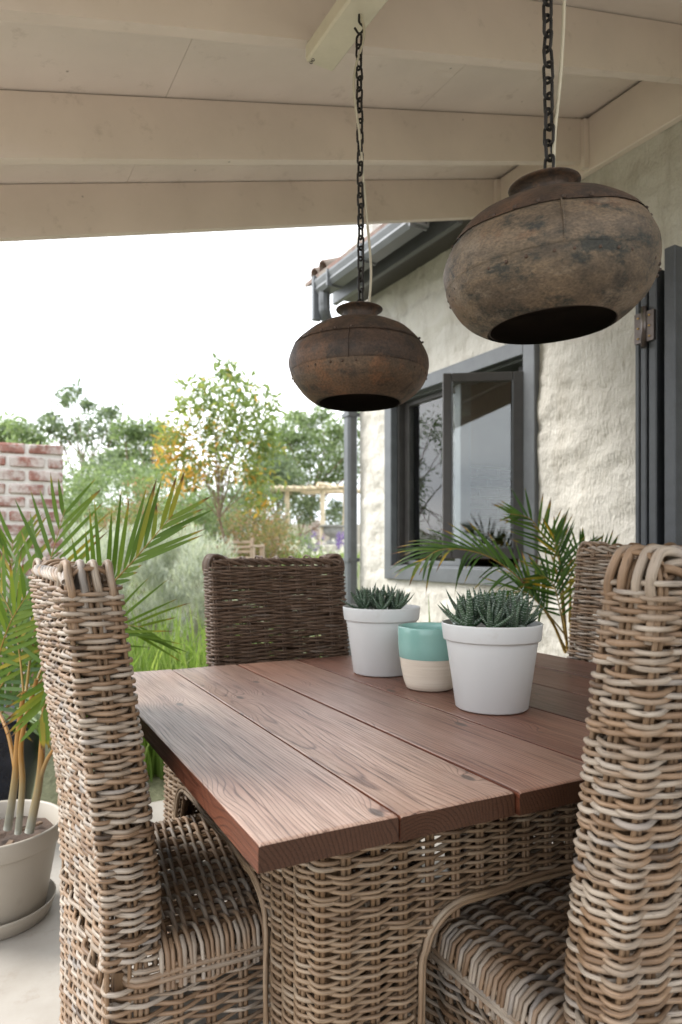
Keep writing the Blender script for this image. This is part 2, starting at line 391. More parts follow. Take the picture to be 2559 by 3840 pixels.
def m_leaf(name, stops, rough=.5, trans=.5, obj_rand=False, scale=3.0):
    t = NT(name)
    g = t.attr('tone') if not obj_rand else t.rand()
    n = t.noise(scale, t.obj(), detail=3)
    f = t.math('MULTIPLY_ADD', t.math('SUBTRACT', n, .5), .35, g)
    c = t.ramp(f, stops)
    t.p(Base_Color=c, Roughness=rough); t.b.inputs['Specular IOR Level'].default_value = .35
    tr = t.n('BsdfTranslucent', {'Color': t.mix(1.0, c, (1.1,1.15,.7), 'MULTIPLY')})
    ms = t.n('MixShader', {0: trans}); t.t.links.new(t.b.outputs[0], ms.inputs[1]); t.t.links.new(tr.outputs[0], ms.inputs[2])
    t.t.links.new(ms.outputs[0], t.out.inputs[0]); return t.m
def m_frond(name, stops, tipcol):
    t = NT(name); g = t.rand()
    oc = t.obj(); sp = t.n('SeparateXYZ'); t.set(sp.inputs[0], oc)
    n = t.noise(1.0, t.mapv(oc, (60, 3, 3)), detail=4)
    c = t.ramp(t.math('MULTIPLY_ADD', t.math('SUBTRACT', n, .5), .3, g), stops)
    tip = t.math('ADD', sp.outputs[1], t.math('MULTIPLY', t.math('SUBTRACT', g, .5), .35))
    c = t.mix(t.ramp(tip, [(.80, (0,0,0)), (.93, (1,1,1))]), c, t.ramp(tip, [(.86, tipcol), (1.0, (.10,.045,.02))]))
    t.p(Base_Color=c, Roughness=.42); t.b.inputs['Specular IOR Level'].default_value = .25
    tr = t.n('BsdfTranslucent', {'Color': t.mix(1.0, c, (1.1,1.15,.6), 'MULTIPLY')})
    ms = t.n('MixShader', {0: .35}); t.t.links.new(t.b.outputs[0], ms.inputs[1]); t.t.links.new(tr.outputs[0], ms.inputs[2])
    t.t.links.new(ms.outputs[0], t.out.inputs[0]); return t.m
FROND = m_frond('palm_leaf', [(0, (.065,.12,.014)), (.45, (.095,.165,.02)), (.9, (.14,.20,.024)), (1.1, (.34,.26,.03))], (.36,.25,.03))
FRONDD = m_frond('palm_leaf_dark', [(0, (.028,.062,.014)), (.5, (.05,.105,.022)), (.93, (.08,.135,.022)), (1.08, (.42,.26,.02))], (.35,.22,.03))
def m_stem():
    t = NT('palm_cane'); oc = t.obj(); sp = t.n('SeparateXYZ'); t.set(sp.inputs[0], oc)
    n = t.noise(12.0, oc, detail=5)
    f = t.math('MULTIPLY_ADD', t.math('SUBTRACT', n, .5), .25, sp.outputs[2])
    t.p(Base_Color=t.ramp(f, [(.30, (.20,.195,.155)), (.42, (.22,.16,.07)), (.55, (.27,.125,.018)), (.75, (.24,.115,.016))]), Roughness=.45)
    t.bump(t.noise(1.0, t.mapv(oc, (6,6,70)), detail=2), .2, .003); return t.m
CANE = m_stem()
RACHIS = m_plain('palm_rachis', (.25,.155,.025), .45, .2, 20.0)
LEAF_YG = m_leaf('leaf_yellow_green', [(0, (.14,.20,.07)), (.45, (.24,.31,.11)), (.70, (.33,.34,.11)), (.82, (.58,.37,.07)), (1, (.68,.36,.08))])
LEAF_G = m_leaf('leaf_green', [(0, (.125,.18,.085)), (.5, (.20,.27,.135)), (1, (.31,.37,.22))])
LEAF_D = m_leaf('leaf_deep', [(0, (.11,.15,.095)), (.5, (.165,.215,.14)), (1, (.25,.30,.21))])
LEAF_S = m_leaf('leaf_silver', [(0, (.32,.35,.305)), (.5, (.48,.51,.47)), (1, (.62,.64,.61))], .7, .4)
LEAF_P = m_leaf('leaf_pinkish', [(0, (.10,.13,.04)), (.5, (.22,.22,.09)), (.8, (.32,.20,.12)), (1, (.42,.22,.16))])
LEAF_B = m_leaf('blade_green', [(0, (.14,.22,.05)), (.5, (.24,.35,.09)), (1, (.36,.43,.15))], .4, .5)
PURPLE = m_leaf('purple_flower', [(0, (.14,.09,.30)), (1, (.24,.16,.42))], .7, .2)
WFLOWER = m_leaf('white_flower', [(0, (.7,.68,.62)), (1, (.8,.78,.74))], .7, .2)
TWIG = m_plain('dry_twig', (.27,.19,.15), .8, .2)
def m_ground():
    t = NT('garden_ground'); oc = t.obj()
    a = t.noise(.55, oc, detail=5); b = t.noise(30.0, oc, detail=5, rough=.7); d = t.noise(4.0, oc, detail=4)
    g = t.ramp(b, [(.3, (.12,.125,.065)), (.6, (.19,.195,.11)), (.8, (.27,.27,.17))])
    s = t.ramp(b, [(.3, (.06,.042,.028)), (.7, (.15,.11,.075))])
    c = t.mix(t.ramp(t.math('ADD', a, t.math('MULTIPLY', d, .25)), [(.48, (0,0,0)), (.56, (1,1,1))]), s, g)
    t.p(Base_Color=c, Roughness=.9); t.bump(b, 1.0, .03); return t.m
GROUND = m_ground()
def m_glass():
    t = NT('window_glass')
    t.p(Base_Color=(.92,.96,.95,1), Roughness=.0, IOR=1.52, Transmission_Weight=1.0)
    tr = t.n('BsdfTransparent', {'Color': (.86,.90,.89,1)}); gl = t.n('BsdfGlossy', {'Color': (1,1,1,1), 'Roughness': .0})
    fr = t.n('Fresnel', {'IOR': 1.6})
    ms = t.n('MixShader', {0: t.math('MULTIPLY', fr.outputs[0], 1.25, clamp=True)})
    t.t.links.new(tr.outputs[0], ms.inputs[1]); t.t.links.new(gl.outputs[0], ms.inputs[2]); t.t.links.new(ms.outputs[0], t.out.inputs[0])
    return t.m
GLASS = m_glass()
CURTAIN = m_leaf('sheer_curtain', [(0, (.80,.80,.77)), (1, (.86,.86,.84))], .8, .3, True)
def m_aloe():
    t = NT('aloe_leaf'); oc = t.obj(); sp = t.n('SeparateXYZ'); t.set(sp.inputs[0], oc); r = t.rand()
    y = t.math('MULTIPLY_ADD', t.noise(9.0, oc, detail=2), .10, sp.outputs[1])
    band = t.math('FRACT', t.math('MULTIPLY_ADD', y, 15.0, t.math('MULTIPLY', r, 9.0)))
    dots = t.noise(1.0, t.mapv(oc, (75, 26, 40)), detail=2)
    m = t.math('MULTIPLY', t.ramp(band, [(.0, (1,1,1)), (.24, (.9,.9,.9)), (.34, (0,0,0)), (.95, (0,0,0)), (1, (1,1,1))]), t.ramp(dots, [(.46, (0,0,0)), (.56, (1,1,1))]))
    g = t.ramp(r, [(0, (.024,.058,.027)), (1, (.05,.10,.043))])
    c = t.mix(m, g, (.42,.45,.42)); t.p(Base_Color=c, Roughness=.42); t.bump(m, .4, .002); return t.m
ALOE = m_aloe()

# ------------------------------------------------------------------ ground and patio
def gz(x, y):
    q = HN[0]*x+HN[1]*y; s = HW[0]*x+HW[1]*y
    r = s-3.1
    if r < 0: return -.14
    z = -.14+min(r, 7.6)*.145+max(0, min(r-7.6, 9))*.006
    if r > 60: z += (r-60)*.01
    return z
def gzp(p): return gz(p[0], p[1])
gb = MB(); N = 90
lin = np.sign(np.linspace(-1,1,N))*np.abs(np.linspace(-1,1,N))**2.6*420
V = []
for yy in lin:
    for xx in lin:
        s = xx*HW[0]+(yy+6)*HW[1]
        V.append((xx, yy+6, gz(xx, yy+6)+ (.03*mnoise.noise(Vector((xx*.6, yy*.6, 0))) if s > 3.3 else 0)))
gb.add(V, [(j*N+i, j*N+i+1, (j+1)*N+i+1, (j+1)*N+i) for j in range(N-1) for i in range(N-1)])
struct(gb.build('ground', GROUND))
pb = MB().bevbox((-2.1, -3.0, -.35), (2.8, 3.1, 0.0), .012)
struct(pb.build('patio_floor', CONC, matrix=HMAT, smooth=False, fix=True))

# ------------------------------------------------------------------ house: wall, window, gutter, downpipe, roof edge
WQ = 2.8
house = thing('house', 'pale lumpy plastered house wall with grey window, gutter and downpipe', 'house', matrix=HMAT)
WIN_S0, WIN_S1, WIN_Z0, WIN_Z1 = 2.768, 4.30, .919, 2.328
def wall_patch(mb, s0, s1, z0, z1, st):
    ns = max(1, int(round((s1-s0)/st))); nz_ = max(1, int(round((z1-z0)/st)))
    V = []
    for j in range(nz_+1):
        for i in range(ns+1):
            s = s0+(s1-s0)*i/ns; z = z0+(z1-z0)*j/nz_
            d = .015*mnoise.fractal(Vector((s*5.5, z*7.5, 1.3)), 1.0, 2.0, 3)+.009*mnoise.noise(Vector((s*2.0, z*13.0, 5.0)))+.006*mnoise.noise(Vector((s*24, z*17, 9.0)))
            edge = min(min(abs(s-4.70), .05)/.05, 1)
            V.append((WQ-max(-.02, min(.03, d))*edge, s, z))
    mb.add(V, [(j*(ns+1)+i, (j+1)*(ns+1)+i, (j+1)*(ns+1)+i+1, j*(ns+1)+i+1) for j in range(nz_) for i in range(ns)])
wb = MB(); fr = .05
wall_patch(wb, WIN_S1-fr, 4.70, .3, 3.4, .022)
wall_patch(wb, 1.2, WIN_S0+fr, .3, 3.4, .022)
wall_patch(wb, WIN_S0+fr, WIN_S1-fr, WIN_Z1-fr, 3.4, .022)
wall_patch(wb, WIN_S0+fr, WIN_S1-fr, .3, WIN_Z0+fr, .03)
wall_patch(wb, -3.0, 1.2, -.1, 3.4, .2)
wall_patch(wb, 1.2, 4.70, -.3, .3, .1)
wb.box((WQ+.001, 4.69, -.3), (6.4, 4.702, 3.5))
wb.build('wall', STUCCO, house)
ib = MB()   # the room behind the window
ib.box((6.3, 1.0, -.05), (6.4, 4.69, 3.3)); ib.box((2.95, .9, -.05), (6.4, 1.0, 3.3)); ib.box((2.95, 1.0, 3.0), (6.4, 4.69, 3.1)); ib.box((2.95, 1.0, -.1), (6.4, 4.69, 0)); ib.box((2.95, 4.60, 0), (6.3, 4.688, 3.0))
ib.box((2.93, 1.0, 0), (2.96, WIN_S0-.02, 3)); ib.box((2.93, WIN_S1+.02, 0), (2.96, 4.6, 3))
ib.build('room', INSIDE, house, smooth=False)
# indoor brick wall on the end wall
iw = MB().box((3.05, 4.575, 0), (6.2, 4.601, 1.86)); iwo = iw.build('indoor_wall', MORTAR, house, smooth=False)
bm_ = MB().bevbox((-.111, -.012, -.036), (.111, .012, .036), .004)
first = None
for c_ in range(12):
    for k in range(9):
        q = 3.20+k*.235+(.117 if c_ % 2 else 0); z = .86+c_*.086
        if first is None: first = bm_.build('brick', BRICKD, iwo); o = first
        else: o = link('brick', first.data, iwo)
        o.location = (q, 4.572, z)
# window casing boards
def part_box(name, lo, hi, mat, parent, b=.004): return MB().bevbox(lo, hi, b).build(name, mat, parent, smooth=False)
win = MB(); cw = .092
win_o = MB().bevbox((WQ-.028, WIN_S1-cw, WIN_Z0), (WQ+.03, WIN_S1, WIN_Z1), .005).build('window', GREY, house, smooth=False)
part_box('casing', (WQ-.030, WIN_S0, WIN_Z0), (WQ+.03, WIN_S0+cw, WIN_Z1), GREY, win_o)
part_box('casing', (WQ-.028, WIN_S0+cw, WIN_Z1-cw), (WQ+.03, WIN_S1-cw, WIN_Z1), GREY, win_o)
part_box('casing', (WQ-.032, WIN_S0+cw, WIN_Z0), (WQ+.03, WIN_S1-cw, WIN_Z0+cw*1.05), GREY, win_o)
a0, a1, b0, b1 = WIN_S0+cw, WIN_S1-cw, WIN_Z0+cw, WIN_Z1-cw
for lo, hi in (((WQ+.031, a0-.02, b0-.02), (WQ+.17, a0+.012, b1+.02)), ((WQ+.031, a1-.012, b0-.02), (WQ+.17, a1+.02, b1+.02)), ((WQ+.031, a0+.013, b1-.012), (WQ+.17, a1-.013, b1+.02)), ((WQ+.031, a0+.013, b0-.02), (WQ+.17, a1-.013, b0+.014))):
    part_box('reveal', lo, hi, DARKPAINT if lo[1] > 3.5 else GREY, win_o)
mul_s = 3.545
part_box('mullion', (WQ+.06, mul_s-.03, b0+.015), (WQ+.15, mul_s+.03, b1-.013), GREY, win_o)
# fixed light on the far half
fx0, fx1, fz0, fz1, fq = mul_s+.031, a1-.013, b0+.015, b1-.013, WQ+.085
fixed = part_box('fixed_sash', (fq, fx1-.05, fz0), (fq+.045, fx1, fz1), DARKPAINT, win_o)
part_box('sash_rail', (fq-.001, fx0, fz0), (fq+.044, fx1-.051, fz0+.03), GREY, win_o)
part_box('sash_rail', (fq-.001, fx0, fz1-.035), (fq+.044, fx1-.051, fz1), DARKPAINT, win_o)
MB().box((fq+.018, fx0, fz0+.028), (fq+.024, fx1-.045, fz1-.03)).build('pane', GLASS, win_o, smooth=False)
MB().box((fq+.018, 3.0, fz0), (fq+.045, 3.03, fz1)).build('sash_stile', DARKPAINT, win_o, smooth=False)
# open casement, hinged on the near jamb
cs = bpy.data.objects.new('casement', None)
sw, sz0, sz1 = .452, 1.083, 2.139
hinge = np.array([ (1963*1.0-CX)/FPX*3.86, 3.86 ]); free = np.array([.578, 3.905])
dirv = (free-hinge)/np.linalg.norm(free-hinge)
ca = math.atan2(dirv[1], dirv[0])
cm = HMAT.inverted() @ (Matrix.Translation((hinge[0], hinge[1], 0)) @ Matrix.Rotation(ca, 4, 'Z'))
cs_o = MB().bevbox((0, -.02, sz0), (.058, .02, sz1), .004).build('casement', DARKPAINT, house, smooth=False, matrix=cm)
part_box('sash_stile', (sw-.05, -.02, sz0), (sw, .02, sz1), DARKPAINT, cs_o)
part_box('sash_rail', (.059, -.0195, sz1-.05), (sw-.051, .0195, sz1), DARKPAINT, cs_o)
part_box('sash_rail', (.059, -.0195, sz0), (sw-.051, .0195, sz0+.06), DARKPAINT, cs_o)
MB().box((.055, -.003, sz0+.055), (sw-.046, .003, sz1-.045)).build('pane', GLASS, cs_o, smooth=False)
for lo, hi in (((.058,.0205,sz0+.06),(.066,.026,sz1-.05)), ((sw-.058,.0205,sz0+.06),(sw-.05,.026,sz1-.05)), ((.067,.0205,sz0+.06),(sw-.059,.026,sz0+.068))):
    part_box('glazing_bead', lo, hi, GREY, cs_o, .001)
# gutter, fascia, downpipe
gut = MB(); prof = [(0,.0),(-.085,.0),(-.105,.03),(-.098,.05),(-.11,.085),(-.11,.10),(-.10,.10),(-.10,.088),(-.088,.05),(-.078,.012),(-.012,.012),(-.012,.10),(0,.10)]
Vg = [(2.35+a, s, 2.985+b) for s in (3.17, 4.40) for a, b in prof]; m_ = len(prof)
gut.add(Vg, [(k, (k+1) % m_, m_+(k+1) % m_, m_+k) for k in range(m_)]+[list(range(m_))[::-1], [m_+k for k in range(m_)]])
go = gut.build('gutter', GUTTERM, house, smooth=False, fix=True)
for s_ in (3.2, 3.75, 4.2): MB().box((2.232, s_-.008, 2.975), (2.352, s_+.008, 3.092)).build('gutter_bracket', GUTTERM, go, smooth=False)
fb = part_box('fascia_board', (2.56, 3.17, 3.06), (2.60, 4.72, 3.215), GUTTERM, house)
part_box('soffit_board', (2.351, 3.17, 3.165), (2.559, 4.70, 3.18), DARKPAINT, house)
part_box('soffit_board', (2.601, 3.17, 3.10), (2.80, 4.70, 3.12), DARKPAINT, house)
part_box('barge_end', (2.235, 4.405, 2.80), (2.30, 4.44, 3.12), GUTTERM, house)
rf = MB()
for k in range(5):   # roof plane over the eave
    pass
rf.add([(2.26, 3.17, 3.10), (2.26, 4.6, 3.10), (4.6, 4.6, 4.1), (4.6, 3.17, 4.1), (2.26, 3.17, 3.13), (2.26, 4.6, 3.13), (4.6, 4.6, 4.13), (4.6, 3.17, 4.13)], [(0,1,2,3),(7,6,5,4),(0,4,5,1),(1,5,6,2),(3,7,4,0),(2,6,7,3)])
rfo = rf.build('roof', TILE, house, smooth=False, fix=True)
tl = MB(); ang = np.linspace(0, math.pi, 9); tv = []
for e in (0, .26):
    for rr in (.062, .05): tv += [(e, rr*math.cos(a), rr*math.sin(a)) for a in ang]
n_ = len(ang); tf = []
for k in range(n_-1):
    tf += [(k, k+1, 2*n_+k+1, 2*n_+k), (n_+k+1, n_+k, 3*n_+k, 3*n_+k+1), (k+1, k, n_+k, n_+k+1), (2*n_+k, 2*n_+k+1, 3*n_+k+1, 3*n_+k)]
tl.add(tv, tf); to = None
sl = math.atan2(1.0, 2.34)
for j in range(2):
    for k in range(6):
        if to is None: to = tl.build('roof_tile', TILE, rfo); o = to
        else: o = link('roof_tile', to.data, rfo)
        o.matrix_local = Matrix.Translation((2.265+k*.22, 4.44-j*.13+random.uniform(-.01,.01), 3.125+k*.22*math.tan(sl)+random.uniform(0,.012))) @ Matrix.Rotation(-sl+.05, 4, 'Y')
ch = MB().bevbox((2.62, 4.25, 3.15), (2.84, 4.62, 3.55), .02).build('chimney', STUCCO, rfo, smooth=False)
dpth = bez([(2.30, 4.36, 2.99), (2.30, 4.36, 2.90), (2.34, 4.40, 2.82), (2.62, 4.66, 2.62), (2.72, 4.73, 2.52), (2.735, 4.74, 2.40)], 30)
dp = MB().tube(dpth, .042, 10, up=(.3, -1, 0)); dp.bevbox((2.70, 4.705, -.2), (2.79, 4.80, 2.45), .018)
dpo = dp.build('downpipe', GREY, house, smooth=False, fix=True)
for z_ in (1.04, 2.2): MB().box((2.692, 4.698, z_), (2.798, 4.805, z_+.03)).build('pipe_clip', GREY, dpo, smooth=False)
# curtain inside the window
cu = MB(); cv = []; nC = 60
for zz in (1.0, 2.25):
    for i in range(nC):
        cv.append((3.02+.05*math.sin(i*.75)+.015*math.sin(i*2.3), 3.83+.40*i/nC, zz))
cu.add(cv, [(i, i+1, nC+i+1, nC+i) for i in range(nC-1)])
tag(cu.build('curtain', CURTAIN, matrix=HMAT), 'sheer white curtain hanging behind the fixed window pane', 'curtain')

# ------------------------------------------------------------------ patio roof
SLOPE = .2737
def zr(q): return 2.34+SLOPE*q
proof = thing('patio_roof', 'cream painted lean-to patio roof with rafters and ceiling panels', 'roof', matrix=HMAT)
def slope_box(q0, q1, s0, s1, d0, d1):
    """box following the roof slope; d0,d1 heights above rafter underside"""
    mb = MB(); V = [(q, s, zr(q)+d) for q in (q0, q1) for s in (s0, s1) for d in (d0, d1)]
    mb.add(V, [(0,1,3,2),(4,6,7,5),(0,4,5,1),(2,3,7,6),(0,2,6,4),(1,5,7,3)]); return mb
RS = [3.05, 2.41, 1.735, 1.1, .48, -.14]
for i, s in enumerate(RS):
    o = slope_box(-.30, 2.755, s, s+.038, 0, .215).build('rafter', CREAM, proof, smooth=False, fix=True)
for (q0, q1) in ((-.34, .6365), (.638, 1.7305), (1.732, 2.79)):
    slope_box(q0, q1, -.56, 3.10, .220, .229).build('ceiling_panel', PANELM, proof, smooth=False, fix=True)
slope_box(-.42, 2.798, -.6, 3.16, .23, .27).build('roof_sheet', GREY, proof, smooth=False, fix=True)
MB().bevbox((2.757, -.56, 3.035), (2.797, 3.09, 3.305), .004).build('ledger_board', CREAM, proof, smooth=False)
for s in RS[:4]:
    MB().box((2.725, s-.028, 3.045), (2.756, s-.001, 3.29)).build('packing_strip', CREAM, proof, smooth=False)
MB().bevbox((-.345, -.56, 2.03), (-.302, 3.09, 2.25), .004).build('eave_beam', CREAM, proof, smooth=False)
for s in (-.48,): MB().bevbox((-.38, s-.06, 0), (-.26, s+.06, 2.03), .006).build('post', CREAM, proof, smooth=False)
# batten carrying the lamps, running under the rafters towards the camera
bqq, bss = .905, 1.75
bb = MB(); z0 = zr(bqq)-.066
bb.bevbox((bqq-.045, .25, z0), (bqq+.045, bss, zr(bqq-.045)-.003), .006)
bat = bb.build('batten', BATTENM, proof, smooth=False)
for k in range(2): MB().lathe([(0,.002),(.004,.002),(.005,-.001)], 8, M=Matrix.Translation((bqq-.03, bss-.01-k*.012, z0-.001))).build('screw', IRON, bat)

# ------------------------------------------------------------------ folding door leaves
door = thing('folding_door', 'dark grey folding door leaves stacked open at the house wall', 'door', matrix=HMAT)
for (s0, th, q0, zt) in ((1.525, .044, 2.20, 2.21), (1.607, .032, 2.21, 2.16), (1.655, .026, 2.22, 2.16), (1.70, .02, 2.24, 2.16)):
    lf = MB().bevbox((q0, s0, .01), (2.785, s0+th, zt), .004).build('door_leaf', DOORM, door, smooth=False)
    if th < .04: MB().bevbox((q0+.06, s0-.004, .2), (2.70, s0-.0005, zt-.2), .001).build('door_panel', DOORM, lf, smooth=False)
hz = 1.13+(2064-1230)/FPX*2.52
hg = MB().tube([(2.197, 1.648, hz-.075), (2.197, 1.648, hz+.075)], .011, 10, up=(1,0,0))
ho = hg.build('hinge', STEEL, door)
for (s_, w_) in ((1.625, .018), (1.672, .016)):
    p_ = MB().box((2.196, s_-w_, hz-.055), (2.2095, s_+w_, hz+.055)).build('hinge_plate', STEEL, ho, smooth=False)
    for k in range(3):
        MB().lathe([(0,.003),(.0035,.003),(.0045,0)], 8, M=Matrix.Translation((2.1955, s_, hz-.038+k*.038)) @ Matrix.Rotation(R(-90), 4, 'Y')).build('screw', BRASS, ho)

# ------------------------------------------------------------------ woven furniture
def rrect(x0, x1, y0, y1, r, npc=5):
    """closed rounded rectangle, counter-clockwise from the middle of nothing in particular: list of points"""
    pts = []
    for cx_, cy_, a0_ in ((x1-r, y0+r, -90), (x1-r, y1-r, 0), (x0+r, y1-r, 90), (x0+r, y0+r, 180)):
        for k in range(npc+1):
            a = R(a0_+90*k/npc); pts.append((cx_+r*math.cos(a), cy_+r*math.sin(a)))
    return np.array(pts)
class Loop:
    def __init__(self, pts, closed=True):
        self.p = np.vstack([pts, pts[:1]]) if closed else np.asarray(pts)
        d = np.linalg.norm(np.diff(self.p, axis=0), axis=1); self.L = np.concatenate([[0], np.cumsum(d)]); self.len = self.L[-1]; self.closed = closed
    def at(self, s):
        s = np.mod(s, self.len) if self.closed else np.clip(s, 0, self.len)
        return np.stack([np.interp(s, self.L, self.p[:,0]), np.interp(s, self.L, self.p[:,1])], 1)
    def nrm(self, s):
        e = .004; t = self.at(s+e)-self.at(s-e); t /= np.linalg.norm(t, axis=1)[:,None]+1e-9
        return np.stack([t[:,1], -t[:,0]], 1)
    def project(self, pt):
        ss = np.linspace(0, self.len, 4000); d = np.linalg.norm(self.at(ss)-np.asarray(pt)[None], axis=1); return ss[np.argmin(d)]
def weave_row(loop, st, row, z, amp, rad, K=6, z_off=None, sides=7, jit=.0016):
    """one strand over and under the stakes st (arc lengths)"""
    st = np.asarray(st); n = len(st); closed = loop.closed
    S = []; O = []
    segs = n if closed else n-1
    for i in range(segs):
        a = st[i]; b = st[(i+1) % n]
        if closed and b <= a: b += loop.len
        t = np.linspace(0, 1, K, endpoint=False)
        S.append(a+(b-a)*t); c = .5*(1-2*t)+.5*np.cos(math.pi*t); O.append(((-1)**(i+row))*c)
    if not closed: S.append([st[-1]]); O.append([(-1)**(n-1+row)])
    S = np.concatenate(S); O = np.concatenate(O)
    ph = rng.uniform(0, 6.28, 3)
    zz = z+jit*(np.sin(S*11+ph[0])+.8*np.sin(S*23+ph[1]))
    if z_off is not None: zz = zz+z_off(S)
    aa = amp*(1+.12*np.sin(S*17+ph[2]))
    p = loop.at(S)+loop.nrm(S)*(O*aa)[:,None]
    P = np.column_stack([p, zz])
    return P, rad*(1+.10*np.sin(S*7+ph[1])+rng.normal(0, .07))
CWH, CY0, CY1, SEATZ, CTOP = .28, -.085, .46, .44, 1.09
def lean(z): return -.068*max(0.0, (z-.52)/(CTOP-.52))**1.15
def make_chair():
    """origin on the floor under the middle of the back's front face, seat towards +y"""
    root = bpy.data.objects.new('wicker_chair', None); C.objects.link(root)
    # ---- backrest
    bl = Loop(rrect(-CWH, CWH, CY0, 0, .022))
    xs = np.linspace(-CWH, CWH, 9)
    pts = [(x, CY0) for x in xs]+[(CWH, CY0/2)]+[(x, 0) for x in xs[::-1]]+[(-CWH, CY0/2)]
    pts[0] = (-CWH+.012, CY0+.008); pts[8] = (CWH-.012, CY0+.008); pts[10] = (CWH-.012, -.008); pts[18] = (-CWH+.012, -.008)
    st = np.sort([bl.project(p) for p in pts])
    cx0, cx1 = -CWH+.035, CWH-.035
    core = [(cx0, CY0/2+lean(q), q) for q in (.42,.7,.95,1.04)]+[(cx0+.02, CY0/2+lean(1.06), 1.06), (0, CY0/2+lean(1.06), 1.06), (cx1-.02, CY0/2+lean(1.06), 1.06)]+[(cx1, CY0/2+lean(q), q) for q in (1.04,.95,.7,.42)]
    back = MB().tube(bez(core, 40), .014, 8, up=(0,1,0)).build('backrest', STAKE, root)
    z = SEATZ-.01; row = 0
    while z < CTOP-.012:
        P, r = weave_row(bl, st, row, z, .0094, .0040, jit=.0022)
        P[:,1] += np.array([lean(q) for q in P[:,2]])
        MB().tube(P, r, 7, True).build('strand', WICK, back)
        z += .0067; row += 1
    # stakes: up the front, over the top, down the rear to the floor, in pairs
    for k, x in enumerate(xs):
        if k in (0, 8): x = x*(1-.013/CWH*1.0)
        for d in (-.0047, .0047):
            f = [(x+d, -.002+lean(zz), zz) for zz in (.40,.52,.64,.76,.88,.98,1.06)]
            wv = rng.uniform(-.004, .007)
            top = [(x+d*.9+rng.uniform(-.004,.004), -.014+lean(CTOP), CTOP+.010+wv), (x+d+rng.uniform(-.006,.006), CY0/2+lean(CTOP), CTOP+.020+wv), (x+d, CY0+.014+lean(CTOP), CTOP+.010+wv)]
            b = [(x+d, CY0+.002+lean(zz), zz) for zz in (1.06,.98,.88,.76,.64,.52,.35,.18,.012)]
            MB().tube(bez(f+top+b, 60), .0038, 7, up=(1,0,0)).build('stake', STAKE, back)
    for sx in (-1, 1):
        for d in (-.0052, .0052):
            pl = [(sx*(CWH-.002), CY0/2+d+lean(zz), zz) for zz in (.01,.2,.4,.52,.64,.76,.88,.98,1.06)]+[(sx*(CWH-.016), CY0/2+d+lean(CTOP), CTOP+.012), (sx*(CWH-.05), CY0/2+d+lean(CTOP), CTOP+.016), (sx*(CWH-.08), CY0/2+d+lean(CTOP), CTOP+.004)]
            MB().tube(bez(pl, 50), .0038, 7, up=(0,1,0)).build('stake', STAKE, back)
    # thick end stakes bent over the top of each side
    for sx in (-1, 1):
        for fy in (.14, .40, .66, .90):
            y0 = CY0*fy; e = rng.uniform(-.006, .006); ins = rng.uniform(.045, .075)
            pl = [(sx*(CWH-.006), y0+lean(zz), zz) for zz in (1.0, 1.045)]+[(sx*(CWH+.002), y0+lean(1.06), 1.07), (sx*(CWH-.001), y0+e*.5+lean(CTOP), CTOP+.006), (sx*(CWH-.020), y0+e+lean(CTOP), CTOP+.023+rng.uniform(0,.006)), (sx*(CWH-ins), y0+2*e+lean(CTOP), CTOP+.017), (sx*(CWH-ins-.012), y0+2*e+lean(CTOP), CTOP-.02)]
            MB().tube(bez(pl, 40), .0064, 8, up=(0,1,0)).build('stake', WICK, back)
    # roped rim along the front and rear top edges
    per = (xs[1]-xs[0])*2
    for yc in (-.010, CY0+.010):
        for k in range(3):
            S = np.linspace(-CWH+.012, CWH-.012, 90); th = 2*math.pi*(S/per+k/3+(.25 if yc < -.03 else 0))
            P = np.column_stack([S, yc+.0062*np.cos(th)+lean(CTOP), CTOP+.004+.0085*np.sin(th)-.012*(np.abs(S)/CWH)**12])
            MB().tube(P, .0056, 7).build('rim_strand', WICK, back)
    S = np.linspace(-CWH+.02, CWH-.02, 60)
    MB().tube(np.column_stack([S, np.full(60, CY0/2+lean(CTOP)), CTOP+.006+.006*np.sin(S*50)]), .0056, 7).build('rim_strand', WICK, back)
    # ---- skirt
    sl_ = Loop(rrect(-CWH, CWH, CY0, CY1, .03))
    ys = np.linspace(CY0, CY1, 10); xs2 = np.linspace(-CWH, CWH, 10)
    pts = [(x, CY0) for x in xs2]+[(CWH, y) for y in ys[1:]]+[(x, CY1) for x in xs2[::-1][1:]]+[(-CWH, y) for y in ys[::-1][1:-1]]
    ss = np.sort([sl_.project(p) for p in pts])
    a = rrect(-CWH+.02, CWH-.02, CY0+.02, CY1-.02, .03)
    seat_frame = MB().tube(np.column_stack([a, np.full(len(a), .03)]), .010, 8, True).build('skirt', STAKE, root)
    for x in (-CWH+.03, CWH-.03):
        for y in (CY0+.03, CY1-.03): MB().tube([(x, y, 0), (x, y, .2), (x, y, .41)], .017, 8, up=(0,1,0)).build('leg', STAKE, root)
    z = .014; row = 0
    while z < SEATZ-.052:
        P, r = weave_row(sl_, ss, row, z, .0088, .0039, jit=.0026)
        MB().tube(P, r, 7, True).build('strand', WICK, seat_frame)
        z += .0092; row += 1
    for i, s in enumerate(ss):
        p = sl_.at(np.array([s]))[0]; nrm = sl_.nrm(np.array([s]))[0]; t = np.array([-nrm[1], nrm[0]])
        if p[1] < CY0+.02: continue
        for d in (-.005, .005):
            a = p+t*d
            MB().tube([(a[0], a[1], .004), (a[0], a[1], .2), (a[0], a[1], SEATZ-.03), (a[0]-nrm[0]*.02, a[1]-nrm[1]*.02, SEATZ-.012)], .0046, 6, up=(t[0],t[1],0)).build('stake', STAKE, seat_frame)
